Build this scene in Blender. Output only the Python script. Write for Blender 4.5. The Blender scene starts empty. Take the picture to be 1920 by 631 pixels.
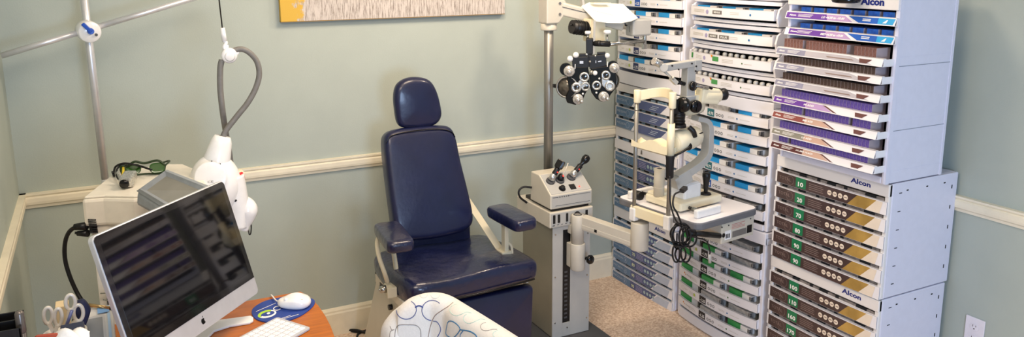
import bpy, math, random
from mathutils import Vector, Matrix
from mathutils.bvhtree import BVHTree
random.seed(7)
V = Vector
PI = math.pi
COL = bpy.context.scene.collection

# ------------------------------------------------------------------ camera model (measured from the room's own lines)
F_PX, CY = 1507.97, 228.44
YAW, PITCH, ROLL, EYE = .477939, .196406, .00461591, 1.708
_f = V((math.sin(YAW)*math.cos(PITCH), math.cos(YAW)*math.cos(PITCH), -math.sin(PITCH)))
_r = V((math.cos(YAW), -math.sin(YAW), 0)); _d = _f.cross(_r)
CR = math.cos(ROLL)*_r + math.sin(ROLL)*_d
CD = -math.sin(ROLL)*_r + math.cos(ROLL)*_d
EYEP = V((0, 0, EYE))
def at(ax, val, x, y):
    """the point of the room on the plane X/Y/Z = val that was measured at photo pixel x, y"""
    d = CR*((x-960)/F_PX) + CD*((y-CY)/F_PX) + _f
    i = 'XYZ'.index(ax)
    return EYEP + d*((val-EYEP[i])/d[i])

# ------------------------------------------------------------------ materials
def lin(h):
    h = h.lstrip('#'); o = []
    for i in (0, 2, 4):
        c = int(h[i:i+2], 16)/255
        o.append(c/12.92 if c <= .04045 else ((c+.055)/1.055)**2.4)
    return (*o, 1)
MATS = {}
def mat(name, col, rough=.5, metal=0, var=0.0, scale=30, bump=0.0, bscale=None, col2=None, coat=0, emit=0, trans=0, alpha=1, stretch=None, ior=1.45):
    if name in MATS: return MATS[name]
    m = bpy.data.materials.new(name); m.use_nodes = True
    nt = m.node_tree; b = nt.nodes['Principled BSDF']
    b.inputs['Roughness'].default_value = rough; b.inputs['Metallic'].default_value = metal
    b.inputs['IOR'].default_value = ior
    if coat: b.inputs['Coat Weight'].default_value = coat; b.inputs['Coat Roughness'].default_value = .12
    if trans: b.inputs['Transmission Weight'].default_value = trans
    if alpha < 1: b.inputs['Alpha'].default_value = alpha
    if emit:
        b.inputs['Emission Color'].default_value = lin(col); b.inputs['Emission Strength'].default_value = emit
    c = lin(col)
    tc = nt.nodes.new('ShaderNodeTexCoord'); mp = nt.nodes.new('ShaderNodeMapping')
    nt.links.new(tc.outputs['Object'], mp.inputs[0])
    if stretch: mp.inputs['Scale'].default_value = stretch
    n = nt.nodes.new('ShaderNodeTexNoise'); n.inputs['Scale'].default_value = scale; n.inputs['Detail'].default_value = 6
    nt.links.new(mp.outputs[0], n.inputs['Vector'])
    r = nt.nodes.new('ShaderNodeValToRGB')
    v = var if var else .03
    c2 = lin(col2) if col2 else tuple(max(0, x*(1-v)) for x in c[:3])+(1,)
    c1 = c if col2 else tuple(min(1, x*(1+v)) for x in c[:3])+(1,)
    r.color_ramp.elements[0].position = .35; r.color_ramp.elements[1].position = .65
    r.color_ramp.elements[0].color = c2; r.color_ramp.elements[1].color = c1
    nt.links.new(n.outputs['Fac'], r.inputs[0]); nt.links.new(r.outputs[0], b.inputs['Base Color'])
    if bump:
        n2 = nt.nodes.new('ShaderNodeTexNoise'); n2.inputs['Scale'].default_value = bscale or scale; n2.inputs['Detail'].default_value = 4
        nt.links.new(mp.outputs[0], n2.inputs['Vector'])
        bp = nt.nodes.new('ShaderNodeBump'); bp.inputs['Strength'].default_value = bump; bp.inputs['Distance'].default_value = .01
        nt.links.new(n2.outputs['Fac'], bp.inputs['Height']); nt.links.new(bp.outputs[0], b.inputs['Normal'])
    MATS[name] = m
    return m

WALL = mat('wall_paint', '#adb6ae', .75, var=.02, scale=6, bump=.06, bscale=180)
TRIM = mat('cream_trim', '#ece4cd', .45, var=.03, scale=20)
CEIL = mat('ceiling_white', '#e8e4d8', .9)
CARPET = mat('carpet', '#f4dfca', 1, scale=110, col2='#c9aa90', bump=.45, bscale=260)
WHITE = mat('white_plastic', '#e9e9f1', .38, var=.012, scale=8)
WHITE2 = mat('white_plastic_tray', '#ecebf0', .33, var=.012, scale=8)
SHELLW = mat('cool_white_plastic', '#dadcee', .42, var=.015, scale=40, bump=.03, bscale=300)
IVORY = mat('ivory_enamel', '#d0cabb', .35, var=.02, scale=12)
IVORY2 = mat('ivory_plastic', '#e9e1c6', .35, var=.02, scale=12)
CREAMP = mat('cream_chinrest', '#f2e8c8', .3, var=.02, scale=12)
GREYE = mat('grey_enamel', '#c6c2b6', .4, var=.02, scale=25)
GREYM = mat('grey_metal_side', '#96917f', .45, var=.05, scale=6)
PANEL = mat('panel_grey', '#b1b1ad', .35, var=.02, scale=20)
NAVY = mat('navy_vinyl', '#12183a', .36, var=.12, scale=9, coat=.25, bump=.08, bscale=60)
NAVYW = mat('navy_vinyl_wrinkled', '#12183a', .3, var=.15, scale=12, coat=.5, bump=.5, bscale=26)
BLACK = mat('black_plastic', '#121214', .4)
BLACKG = mat('black_gloss', '#0b0b0d', .18)
DARKR = mat('dark_recess_shade', '#16181c', .8)  # near-black stands in for shade inside the cabinets and their openings
RUBBER = mat('black_rubber', '#17171a', .55)
CHROME = mat('brushed_steel', '#b8b8b4', .22, 1, var=.1, scale=4, stretch=(60, 60, 1))
STEEL = mat('pole_steel', '#9a9892', .42, .75, var=.2, scale=3, stretch=(40, 40, .6))
ALU = mat('aluminium', '#dcdcdf', .35, .6)
SILVER = mat('knurled_silver', '#c4c4c0', .3, .8, var=.3, scale=200)
GREYHOSE = mat('grey_hose', '#74726e', .5, var=.08, scale=60)
DKGREY = mat('dark_grey_boot', '#4a4b4e', .5)
GLASSY = mat('lens_dark', '#101216', .05, coat=1)
WHITEGL = mat('white_gloss', '#ededec', .22, coat=.4)
RED = mat('red_badge', '#c8222c', .4)
BLUELEV = mat('blue_lever', '#1d4fb5', .35)
SCREENG = mat('grey_bezel', '#8f969e', .4, var=.05, scale=50)
SCREEND = mat('display_grey', '#8c8a83', .2, var=.12, scale=5, coat=.6)
ORANGE = mat('desk_wood', '#b8660f', .4, scale=14, col2='#a2560c', stretch=(1, 8, 1), coat=.1)
PRED = mat('led_red', '#ff2a20', .3, emit=6)

# ------------------------------------------------------------------ mesh builder
def basis(d):
    d = V(d).normalized()
    a = V((0, 0, 1)) if abs(d.z) < .9 else V((1, 0, 0))
    u = a.cross(d).normalized(); w = d.cross(u)
    return u, w, d
def smooth_path(pts, n=8, closed=False):
    pts = [V(p) for p in pts]; out = []
    N = len(pts)
    if N < 3: return pts
    for i in range(N if closed else N-1):
        p0 = pts[(i-1) % N] if closed or i > 0 else pts[0]*2-pts[1]
        p1 = pts[i]; p2 = pts[(i+1) % N]
        p3 = pts[(i+2) % N] if closed or i+2 < N else p2*2-p1
        for k in range(n):
            t = k/n
            out.append(.5*((2*p1)+(p2-p0)*t+(2*p0-5*p1+4*p2-p3)*t*t+(3*p1-p0-3*p2+p3)*t**3))
    if not closed: out.append(pts[-1])
    return out
def rrect(w, h, r, n=5, cx=0, cy=0):
    o = []; r = min(r, w/2-1e-5, h/2-1e-5)
    for k, (sx, sy) in enumerate(((1, 1), (-1, 1), (-1, -1), (1, -1))):
        for i in range(n+1):
            a = k*PI/2+i/n*PI/2
            o.append((cx+sx*(w/2-r)+r*math.cos(a), cy+sy*(h/2-r)+r*math.sin(a)))
    return o
class MB:
    def __init__(s, T=None): s.v = []; s.f = []; s.sm = []; s.T = T
    def add(s, vs, fs, sm=False):
        b = len(s.v)
        s.v += [(s.T @ V(p)) if s.T is not None else V(p) for p in vs]
        s.f += [tuple(b+i for i in f) for f in fs]; s.sm += [sm]*len(fs)
        return s
    def box(s, p0, p1):
        a = [min(p0[i], p1[i]) for i in range(3)]; b = [max(p0[i], p1[i]) for i in range(3)]
        vs = [(x, y, z) for z in (a[2], b[2]) for x, y in ((a[0], a[1]), (b[0], a[1]), (b[0], b[1]), (a[0], b[1]))]
        return s.add(vs, [(0, 3, 2, 1), (4, 5, 6, 7), (0, 1, 5, 4), (1, 2, 6, 5), (2, 3, 7, 6), (3, 0, 4, 7)])
    def hexa(s, q):   # 8 points: bottom 4, top 4
        return s.add(q, [(0, 3, 2, 1), (4, 5, 6, 7), (0, 1, 5, 4), (1, 2, 6, 5), (2, 3, 7, 6), (3, 0, 4, 7)])
    def bar(s, p0, p1, w, h, up=(0, 0, 1)):
        p0 = V(p0); p1 = V(p1); d = (p1-p0).normalized(); x = d.cross(V(up))
        x = x.normalized() if x.length > 1e-4 else V((1, 0, 0)); z = x.cross(d)
        q = [p+x*(a*w/2)+z*(b*h/2) for p in (p0, p1) for a, b in ((-1, -1), (1, -1), (1, 1), (-1, 1))]
        return s.hexa(q)
    def cyl(s, p0, p1, r0, r1=None, n=20, cap=True):
        r1 = r0 if r1 is None else r1; p0 = V(p0); p1 = V(p1); u, w, d = basis(p1-p0)
        c = [(math.cos(2*PI*i/n), math.sin(2*PI*i/n)) for i in range(n)]
        vs = [p0+(u*a+w*b)*r0 for a, b in c]+[p1+(u*a+w*b)*r1 for a, b in c]
        s.add(vs, [(i, (i+1) % n, n+(i+1) % n, n+i) for i in range(n)], True)
        if cap:
            b = len(s.v)-2*n
            s.f += [tuple(b+i for i in range(n-1, -1, -1)), tuple(b+n+i for i in range(n))]; s.sm += [False]*2
        return s
    def tube(s, pts, r, n=10, closed=False, sub=8, rs=None):
        P = smooth_path(pts, sub, closed); N = len(P); vs = []; prev = None
        for i, p in enumerate(P):
            t = (P[(i+1) % N]-P[(i-1) % N]) if closed or 0 < i < N-1 else (P[1]-P[0] if i == 0 else P[-1]-P[-2])
            if t.length < 1e-9: t = V((0, 0, 1))
            t.normalize()
            if prev is None: u = basis(t)[0]
            else:
                u = prev-t*prev.dot(t)
                u = u.normalized() if u.length > 1e-6 else basis(t)[0]
            prev = u; w = t.cross(u)
            rr = r if rs is None else rs(i/(N-1))
            vs += [p+(u*math.cos(2*PI*k/n)+w*math.sin(2*PI*k/n))*rr for k in range(n)]
        fs = []
        for i in range(N if closed else N-1):
            j = (i+1) % N
            fs += [(i*n+k, i*n+(k+1) % n, j*n+(k+1) % n, j*n+k) for k in range(n)]
        s.add(vs, fs, True)
        if not closed:
            b = len(s.v)-N*n
            s.f += [tuple(b+k for k in range(n-1, -1, -1)), tuple(b+(N-1)*n+k for k in range(n))]; s.sm += [False]*2
        return s
    def lathe(s, prof, o, axis=(0, 0, 1), n=28):
        u, w, d = basis(axis); o = V(o); vs = []
        for r, z in prof:
            vs += [o+d*z+(u*math.cos(2*PI*k/n)+w*math.sin(2*PI*k/n))*max(r, 1e-5) for k in range(n)]
        return s.add(vs, [(i*n+k, i*n+(k+1) % n, (i+1)*n+(k+1) % n, (i+1)*n+k) for i in range(len(prof)-1) for k in range(n)], True)
    def prism(s, poly, fm, a, b, sm=False):   # fm(u, v, w) -> point
        n = len(poly)
        vs = [fm(u, v, a) for u, v in poly]+[fm(u, v, b) for u, v in poly]
        s.add(vs, [(i, (i+1) % n, n+(i+1) % n, n+i) for i in range(n)], sm)
        q = len(s.v)-2*n
        s.f += [tuple(q+i for i in range(n-1, -1, -1)), tuple(q+n+i for i in range(n))]; s.sm += [False]*2
        return s
    def sphere(s, c, r, n=20, m=12, sc=(1, 1, 1)):
        c = V(c); vs = []
        for i in range(m+1):
            a = PI*i/m
            for k in range(n):
                b = 2*PI*k/n
                vs.append(c+V((math.sin(a)*math.cos(b)*r*sc[0], math.sin(a)*math.sin(b)*r*sc[1], math.cos(a)*r*sc[2])))
        return s.add(vs, [(i*n+k, (i+1)*n+k, (i+1)*n+(k+1) % n, i*n+(k+1) % n) for i in range(m) for k in range(n)], True)
    def pad(s, poly, fm, th, r, dome=0.0, back=True, rings=4):
        """upholstered pad: 2-D outline, fm(u, v, w); rounded front and back edges, domed front face"""
        n = len(poly); cx = sum(p[0] for p in poly)/n; cy = sum(p[1] for p in poly)/n
        R = sum(math.hypot(p[0]-cx, p[1]-cy) for p in poly)/n
        L = []
        if back: L.append((0.0, 0.0)); L += [(r*(1-math.sin(a)) , r*(1-math.cos(a))) for a in ()]
        lay = []
        for k in range(4):
            a = PI/2*k/4; lay.append((1-(r*(1-math.sin(a)))/R, r*(1-math.cos(a))))
        for k in range(5):
            a = PI/2*k/4; lay.append((1-(r*(1-math.cos(a)))/R, th-r+r*math.sin(a)))
        last = lay[-1][0]
        for k in range(1, rings):
            q = 1-k/rings; lay.append((last*q, th+dome*(1-q*q)))
        vs = []
        for sc, w in lay: vs += [fm(cx+(u-cx)*sc, cy+(v-cy)*sc, w) for u, v in poly]
        vs.append(fm(cx, cy, th+dome)); vs.append(fm(cx, cy, 0))
        fs = [(i*n+k, i*n+(k+1) % n, (i+1)*n+(k+1) % n, (i+1)*n+k) for i in range(len(lay)-1) for k in range(n)]
        t = len(lay)*n; e = (len(lay)-1)*n
        fs += [(e+k, e+(k+1) % n, t) for k in range(n)]+[((k+1) % n, k, t+1) for k in range(n)]
        return s.add(vs, fs, True)
    def grid(s, fn, nu, nv, sm=True):
        vs = [fn(i/nu, j/nv) for j in range(nv+1) for i in range(nu+1)]
        return s.add(vs, [(j*(nu+1)+i, j*(nu+1)+i+1, (j+1)*(nu+1)+i+1, (j+1)*(nu+1)+i) for j in range(nv) for i in range(nu)], sm)

ORI = {}
def link(o): COL.objects.link(o); return o
SPLIT = {'switch', 'focus_knob', 'plug', 'lens', 'leg', 'pivot_bolt', 'panel_seam', 'lever', 'door_gap', 'rail_cover', 'post_bracket', 'drum', 'well_collar', 'side_rail', 'turret_plate', 'cover_screw', 'head_screw', 'beam_screw', 'case_screw', 'dock_screw',
         'side_panel', 'shelf', 'knob_shaft', 'target_rod_', 'vent_slot', 'console_print_'}
def islands(mb):
    par = list(range(len(mb.v)))
    def find(a):
        while par[a] != a: par[a] = par[par[a]]; a = par[a]
        return a
    for f in mb.f:
        for q in f[1:]: par[find(q)] = find(f[0])
    G = {}
    for k, f in enumerate(mb.f): G.setdefault(find(f[0]), []).append(k)
    out = []
    for fs in G.values():
        ids = sorted({i for k in fs for i in mb.f[k]}); mp = {i: j for j, i in enumerate(ids)}
        n = MB(); n.v = [mb.v[i] for i in ids]; n.f = [tuple(mp[i] for i in mb.f[k]) for k in fs]; n.sm = [mb.sm[k] for k in fs]; out.append(n)
    return out
def obj(name, mb, m, parent=None, bevel=0, sub=0, loc=None, fix=True, solid=0):
    if name in SPLIT and parent is not None:
        L = islands(mb)
        if len(L) > 1:
            r = [obj1(name, q, m, parent, bevel, sub, loc, fix, solid) for q in L]
            return r[0]
    return obj1(name, mb, m, parent, bevel, sub, loc, fix, solid)
def obj1(name, mb, m, parent=None, bevel=0, sub=0, loc=None, fix=True, solid=0):
    if loc is not None: org = V(loc)
    elif parent is not None: org = ORI.get(parent.name, V((0, 0, 0)))
    else:
        xs = [p.x for p in mb.v]; ys = [p.y for p in mb.v]; zs = [p.z for p in mb.v]
        org = V(((min(xs)+max(xs))/2, (min(ys)+max(ys))/2, min(zs)))
    me = bpy.data.meshes.new(name)
    me.from_pydata([p-org for p in mb.v], [], mb.f)
    me.polygons.foreach_set('use_smooth', mb.sm)
    me.materials.append(m)
    if fix:
        import bmesh
        bm = bmesh.new(); bm.from_mesh(me); bmesh.ops.recalc_face_normals(bm, faces=bm.faces); bm.to_mesh(me); bm.free()
    o = link(bpy.data.objects.new(name, me))
    if parent is not None: o.parent = parent
    else: o.location = org
    ORI[o.name] = org
    if solid:
        k = o.modifiers.new('s', 'SOLIDIFY'); k.thickness = solid; k.offset = 0
    if bevel:
        k = o.modifiers.new('b', 'BEVEL'); k.width = bevel; k.segments = 2; k.limit_method = 'ANGLE'; k.angle_limit = math.radians(40); k.harden_normals = False
    if sub:
        k = o.modifiers.new('u', 'SUBSURF'); k.levels = sub; k.render_levels = sub
    return o
def thing(name, label, cat, loc, group=None):
    o = link(bpy.data.objects.new(name, None)); o.location = loc; o.empty_display_size = .05
    ORI[o.name] = V(loc); o['label'] = label; o['category'] = cat
    if group: o['group'] = group
    return o
def tag(o, label, cat, group=None):
    o['label'] = label; o['category'] = cat
    if group: o['group'] = group
    return o
def struct(name, mb, m, **k):
    o = obj(name, mb, m, **k); o['kind'] = 'structure'; return o

TXT = {}
def text_data(s, bold=0.0):
    key = (s, bold)
    if key not in TXT:
        cu = bpy.data.curves.new('t', 'FONT'); cu.body = s; cu.resolution_u = 2; cu.offset = bold
        o = bpy.data.objects.new('t', cu); COL.objects.link(o)
        dg = bpy.context.evaluated_depsgraph_get()
        me = bpy.data.meshes.new_from_object(o.evaluated_get(dg))
        vs = [v.co.copy() for v in me.vertices]; fs = [tuple(p.vertices) for p in me.polygons]
        bpy.data.objects.remove(o); bpy.data.meshes.remove(me)
        x0 = min(v.x for v in vs); x1 = max(v.x for v in vs); y0 = min(v.y for v in vs); y1 = max(v.y for v in vs)
        TXT[key] = ([((v.x-x0), (v.y-y0)) for v in vs], fs, x1-x0, y1-y0)
    return TXT[key]
def text_on(mb, s, fm, u0, v0, h, w=None, bold=.02, shear=0):
    """lay lettering on a surface: fm(u, v) in metres; height h, optional width w"""
    vs, fs, W, H = text_data(s, bold); k = h/H; kx = (w/W) if w else k
    mb.add([fm(u0+x*kx+shear*y*k, v0+y*k) for x, y in vs], fs)
    return mb

# ------------------------------------------------------------------ room shell
D, XL, XR, ZC, YF = 3.5, -.311, 2.817, 2.45, -1.6
struct('floor', MB().box((XL-.1, YF, -.05), (XR+.1, D+.1, 0)), CARPET)
struct('ceiling', MB().box((XL-.1, YF, ZC), (XR+.1, D+.1, ZC+.05)), CEIL)
struct('wall_back', MB().box((XL-.1, D, 0), (XR+.1, D+.1, ZC)), WALL)
struct('wall_left', MB().box((XL-.1, YF, 0), (XL, D, ZC)), WALL)
struct('wall_right', MB().box((XR, YF, 0), (XR+.1, D, ZC)), WALL)
rail = [(0, .787), (.010, .787), (.013, .797), (.020, .803), (.022, .812), (.022, .828), (.016, .834), (.022, .840), (.022, .847), (0, .847)]
base = [(0, 0), (.016, 0), (.016, .105), (.012, .112), (.012, .120), (.006, .130), (0, .132)]
for nm, prof in (('trim', rail), ('baseboard', base)):
    for side, fm, a, b in (('back', lambda u, v, w: (w, D-u, v), XL, XR), ('left', lambda u, v, w: (XL+u, w, v), YF, D), ('right', lambda u, v, w: (XR-u, w, v), YF, D)):
        n = 'baseboard_'+side if nm == 'baseboard' else {'back': 'trim_1', 'left': 'trim_2', 'right': 'trim_3'}[side]
        struct(n, MB().prism(prof, fm, a, b), TRIM)

# wall painting
def paint_mat():
    m = bpy.data.materials.new('weathered_paint'); m.use_nodes = True; nt = m.node_tree; b = nt.nodes['Principled BSDF']; b.inputs['Roughness'].default_value = .8
    tc = nt.nodes.new('ShaderNodeTexCoord'); mp = nt.nodes.new('ShaderNodeMapping'); mp.inputs['Scale'].default_value = (95, 1, 9)
    nt.links.new(tc.outputs['Object'], mp.inputs[0])
    n = nt.nodes.new('ShaderNodeTexNoise'); n.inputs['Scale'].default_value = 1.6; n.inputs['Detail'].default_value = 8; n.inputs['Roughness'].default_value = .75
    nt.links.new(mp.outputs[0], n.inputs['Vector'])
    r = nt.nodes.new('ShaderNodeValToRGB'); e = r.color_ramp.elements
    e[0].position = .40; e[0].color = lin('#857a72'); e[1].position = .53; e[1].color = lin('#c9c1ba')
    nt.links.new(n.outputs['Fac'], r.inputs[0])
    sx = nt.nodes.new('ShaderNodeSeparateXYZ'); nt.links.new(tc.outputs['Object'], sx.inputs[0])
    n2 = nt.nodes.new('ShaderNodeTexNoise'); n2.inputs['Scale'].default_value = 45; n2.inputs['Detail'].default_value = 6
    nt.links.new(tc.outputs['Object'], n2.inputs['Vector'])
    ma = nt.nodes.new('ShaderNodeMath'); ma.operation = 'MULTIPLY_ADD'; ma.inputs[1].default_value = .24
    nt.links.new(n2.outputs['Fac'], ma.inputs[0]); nt.links.new(sx.outputs[0], ma.inputs[2])
    r2 = nt.nodes.new('ShaderNodeValToRGB'); r2.color_ramp.elements[0].position = 0; r2.color_ramp.elements[0].color = (1, 1, 1, 1)
    r2.color_ramp.elements[1].position = .03; r2.color_ramp.elements[1].color = (0, 0, 0, 1)
    m2 = nt.nodes.new('ShaderNodeMath'); m2.operation = 'ADD'; m2.inputs[1].default_value = .345
    nt.links.new(ma.outputs[0], m2.inputs[0]); nt.links.new(m2.outputs[0], r2.inputs[0])
    mx = nt.nodes.new('ShaderNodeMix'); mx.data_type = 'RGBA'
    nt.links.new(r2.outputs[0], mx.inputs[0]); nt.links.new(r.outputs[0], mx.inputs[6]); mx.inputs[7].default_value = lin('#cfa845')
    nt.links.new(mx.outputs[2], b.inputs['Base Color'])
    return m
pa = at('Y', D-.03, 527, 40); pb = at('Y', D-.03, 946, 26)
pz = (pa.z+pb.z)/2
pt = thing('wall_painting', 'weathered cream canvas with yellow left edge hanging above the blue chair', 'painting', ((pa.x+pb.x)/2, D-.02, pz))
obj('canvas', MB().box((pa.x, D-.032, pz), (pb.x, D-.003, pz+.62)), paint_mat(), pt)
obj('edge_strip', MB().box((pa.x-.001, D-.031, pz-.003), (pb.x+.001, D-.003, pz-.0005)), mat('worn_gold', '#9a7a3c', .6), pt)

# wall outlet on right wall
oc = at('X', XR, 1826, 612); yy = (at('X', XR, 1812, 588).y+at('X', XR, 1850, 605).y)/2; zt = .402
ot = thing('wall_outlet', 'white duplex wall outlet low on the right wall', 'outlet', (XR, yy, zt-.115))
WP = mat('outlet_white', '#e6e2ea', .35)
obj('cover_plate', MB().box((XR-.006, yy-.037, zt-.118), (XR, yy+.037, zt)), WP, ot, bevel=.003)
for dz in (-.036, -.082):
    q = obj('socket', MB().prism([(.017*math.cos(a*PI/12)*1.0, .0145*math.sin(a*PI/12)) for a in range(24)], lambda u, v, w: (XR-.006-w, yy+u, zt+dz+v), 0, .0022), WP, ot, bevel=.0006)
    h = MB()
    h.box((XR-.0085, yy+.005, zt+dz+.001), (XR-.0080, yy+.0068, zt+dz+.010)); h.box((XR-.0085, yy-.0068, zt+dz+.002), (XR-.0080, yy-.005, zt+dz+.009)); h.cyl((XR-.0085, yy, zt+dz-.006), (XR-.0080, yy, zt+dz-.006), .0026, n=12)
    obj('slot', h, BLACK, q)

# ------------------------------------------------------------------ lens cabinets along the right wall (fronts face -X)
class Face:
    """a bowed drawer front: u metres from its left end, z up, o outwards"""
    def __init__(s, x0, yl, yr, bow, tilt=0, z0=0): s.x0, s.yl, s.yr, s.bow, s.tilt, s.z0 = x0, yl, yr, bow, tilt, z0; s.w = yl-yr
    def __call__(s, u, z, o=0.0):
        t = u/s.w; tt = min(1, max(0, t))
        return V((s.x0-s.bow*4*tt*(1-tt)-o+s.tilt*(z-s.z0), s.yl-u, z))
    def shell(s, mb, u0, u1, z0, z1, th, n=20, o=0.0):
        vs = []
        for i in range(n+1):
            u = u0+(u1-u0)*i/n
            vs += [s(u, z0, o), s(u, z1, o), s(u, z1, o-th), s(u, z0, o-th)]
        fs = []
        for i in range(n):
            for k in range(4): fs.append((i*4+k, (i+1)*4+k, (i+1)*4+(k+1) % 4, i*4+(k+1) % 4))
        fs += [(3, 2, 1, 0), tuple(n*4+k for k in range(4))]
        mb.add(vs, fs); return mb
    def patch(s, mb, z0, z1, ua, ub, uc, ud, o, n=10):
        """quad patch: bottom from ua to ub, top from uc to ud"""
        vs = []
        for j in range(2):
            a, b = ((ua, ub), (uc, ud))[j]; z = (z0, z1)[j]
            vs += [s(a+(b-a)*i/n, z, o) for i in range(n+1)]
        mb.add(vs, [(i, i+1, n+2+i, n+1+i) for i in range(n)]); return mb
    def disc(s, mb, u, z, r, o, n=16):
        vs = [s(u, z, o)]+[s(u+r*math.cos(2*PI*k/n), z+r*math.sin(2*PI*k/n), o) for k in range(n)]
        mb.add(vs, [(0, 1+k, 1+(k+1) % n) for k in range(n)]); return mb
    def ring(s, mb, u, z, r, t, o, n=16):
        vs = [s(u+q*math.cos(2*PI*k/n), z+q*math.sin(2*PI*k/n), o) for q in (r, r-t) for k in range(n)]
        mb.add(vs, [(k, (k+1) % n, n+(k+1) % n, n+k) for k in range(n)]); return mb
    def text(s, mb, st, u, z, h, w=None, o=.0012, bold=.03, shear=0): return text_on(mb, st, lambda a, b: s(a, b, o), u, z, h, w, bold, shear)

L_BROWN = mat('label_brown', '#4a3a39', .3, var=.15, scale=18); L_GREEN = mat('label_green', '#1f7a50', .3)
L_GOLD = mat('label_gold', '#b3924f', .3, .2, var=.25, scale=9); L_CREAM = mat('label_cream', '#e9dccb', .35); L_TAUPE = mat('label_taupe', '#8d7b76', .4)
L_STEEL = mat('label_steel_blue', '#5f7d9e', .25, var=.1, scale=14); L_INDIGO = mat('label_indigo', '#56618c', .25, var=.08, scale=14)
L_PALE = mat('label_pale_blue', '#b9c4d6', .3); L_MINT = mat('label_mint', '#9fb7bd', .35); L_TEAL = mat('label_teal', '#2f6f79', .35)
L_NAVY = mat('label_navy', '#232c62', .35); L_BLUE = mat('label_blue', '#1f58b0', .3); L_SKY = mat('label_sky', '#2aa3e0', .3)
L_PRINT = mat('print_grey', '#9b968f', .5); L_PRINTL = mat('print_light', '#c9c4bb', .5); L_LIME = mat('print_lime', '#bccb5c', .4); L_ORG = mat('print_orange', '#e08c2c', .4)
L_BLACK = mat('print_black', '#26262a', .4); L_WHITE = mat('print_white', '#f4f4f4', .4); L_DOT = mat('print_dot_blue', '#2b6fa8', .4)
L_DGREEN = mat('print_dark_green', '#3f6b2c', .4); L_ALCON = mat('lettering_navy', '#1d2a7a', .35); L_GREYBOX = mat('print_mid_grey', '#77736f', .4)
L_LILAC = mat('print_lilac', '#a9a2c8', .4)
PACK = mat('pack_tops', '#8d8581', .4, scale=70, col2='#665f5c'); PACKB = mat('pack_tops_blue', '#8795a3', .35, scale=70, col2='#3f6a85')
CAB = mat('cabinet_front', '#e6e4e4', .4, var=.015, scale=10)
ORD = ['first', 'second', 'third', 'fourth', 'fifth', 'sixth', 'seventh', 'eighth', 'ninth', 'tenth']

def tray_front(cab, F, z0, z1, name='tray'):
    """flat-front tray with rolled ends"""
    mb = MB(); F.shell(mb, 0, F.w, z0, z1, .004, 22)
    for u, sg in ((0, 1), (F.w, -1)):   # rolled ends returning into the cabinet
        p = F(u, z0)
        mb.box((p.x, p.y-(.004 if sg > 0 else 0), z0), (p.x+.03, p.y+(0 if sg > 0 else .004), z1))
    F.shell(mb, .001, F.w-.001, z1-.0025, z1, .02, 22)
    return obj(name, mb, WHITE2, cab, bevel=.0012)

def total_label(tr, F, z0, z1, num):
    a, b = z0+.0015, z1-.0028; w = F.w; h = b-a
    obj('label_strip', F.patch(MB(), a, b, .02*w, .69*w, .02*w, .77*w, .0006, 20), L_BROWN, tr)
    obj('gold_panel', F.patch(MB(), a, b, .69*w, .84*w, .77*w, .92*w, .0006), L_GOLD, tr)
    obj('cream_panel', F.patch(MB(), a, b, .84*w, .95*w, .92*w, .97*w, .0006), L_CREAM, tr)
    obj('number_patch', F.patch(MB(), a+.08*h, b-.01*h, .215*w, .315*w, .215*w, .315*w, .0010), L_GREEN, tr)
    if num: obj('number', F.text(MB(), num, (.265-.020*len(num)/2-.006)*w, a+.20*h, .42*h, (.022*len(num)+.008)*w, .0016), L_WHITE, tr)
    obj('word', F.text(MB(), 'TOTAL', .045*w, a+.38*h, .30*h, .12*w, .0012, 0), L_TAUPE, tr)
    m = MB()
    for k in range(4): F.patch(m, a+(.22+.17*k)*h, a+(.27+.17*k)*h, .345*w, (.48-.01*(k % 2))*w, .345*w, (.48-.01*(k % 2))*w, .0010, 6)
    F.ring(m, .16*w, a+.5*h, .42*h, .0012, .0012)
    obj('lettering', m, L_TAUPE, tr)
    m = MB()
    for k in range(4): F.disc(m, (.535+.047*k)*w, a+.50*h, .23*h, .0010)
    obj('dots', m, L_CREAM, tr)
    m = MB()
    for k in range(4): F.patch(m, a+.46*h, a+.54*h, (.523+.047*k)*w, (.547+.047*k)*w, (.523+.047*k)*w, (.547+.047*k)*w, .0014, 2)
    obj('dot_print', m, L_TAUPE, tr)
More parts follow.
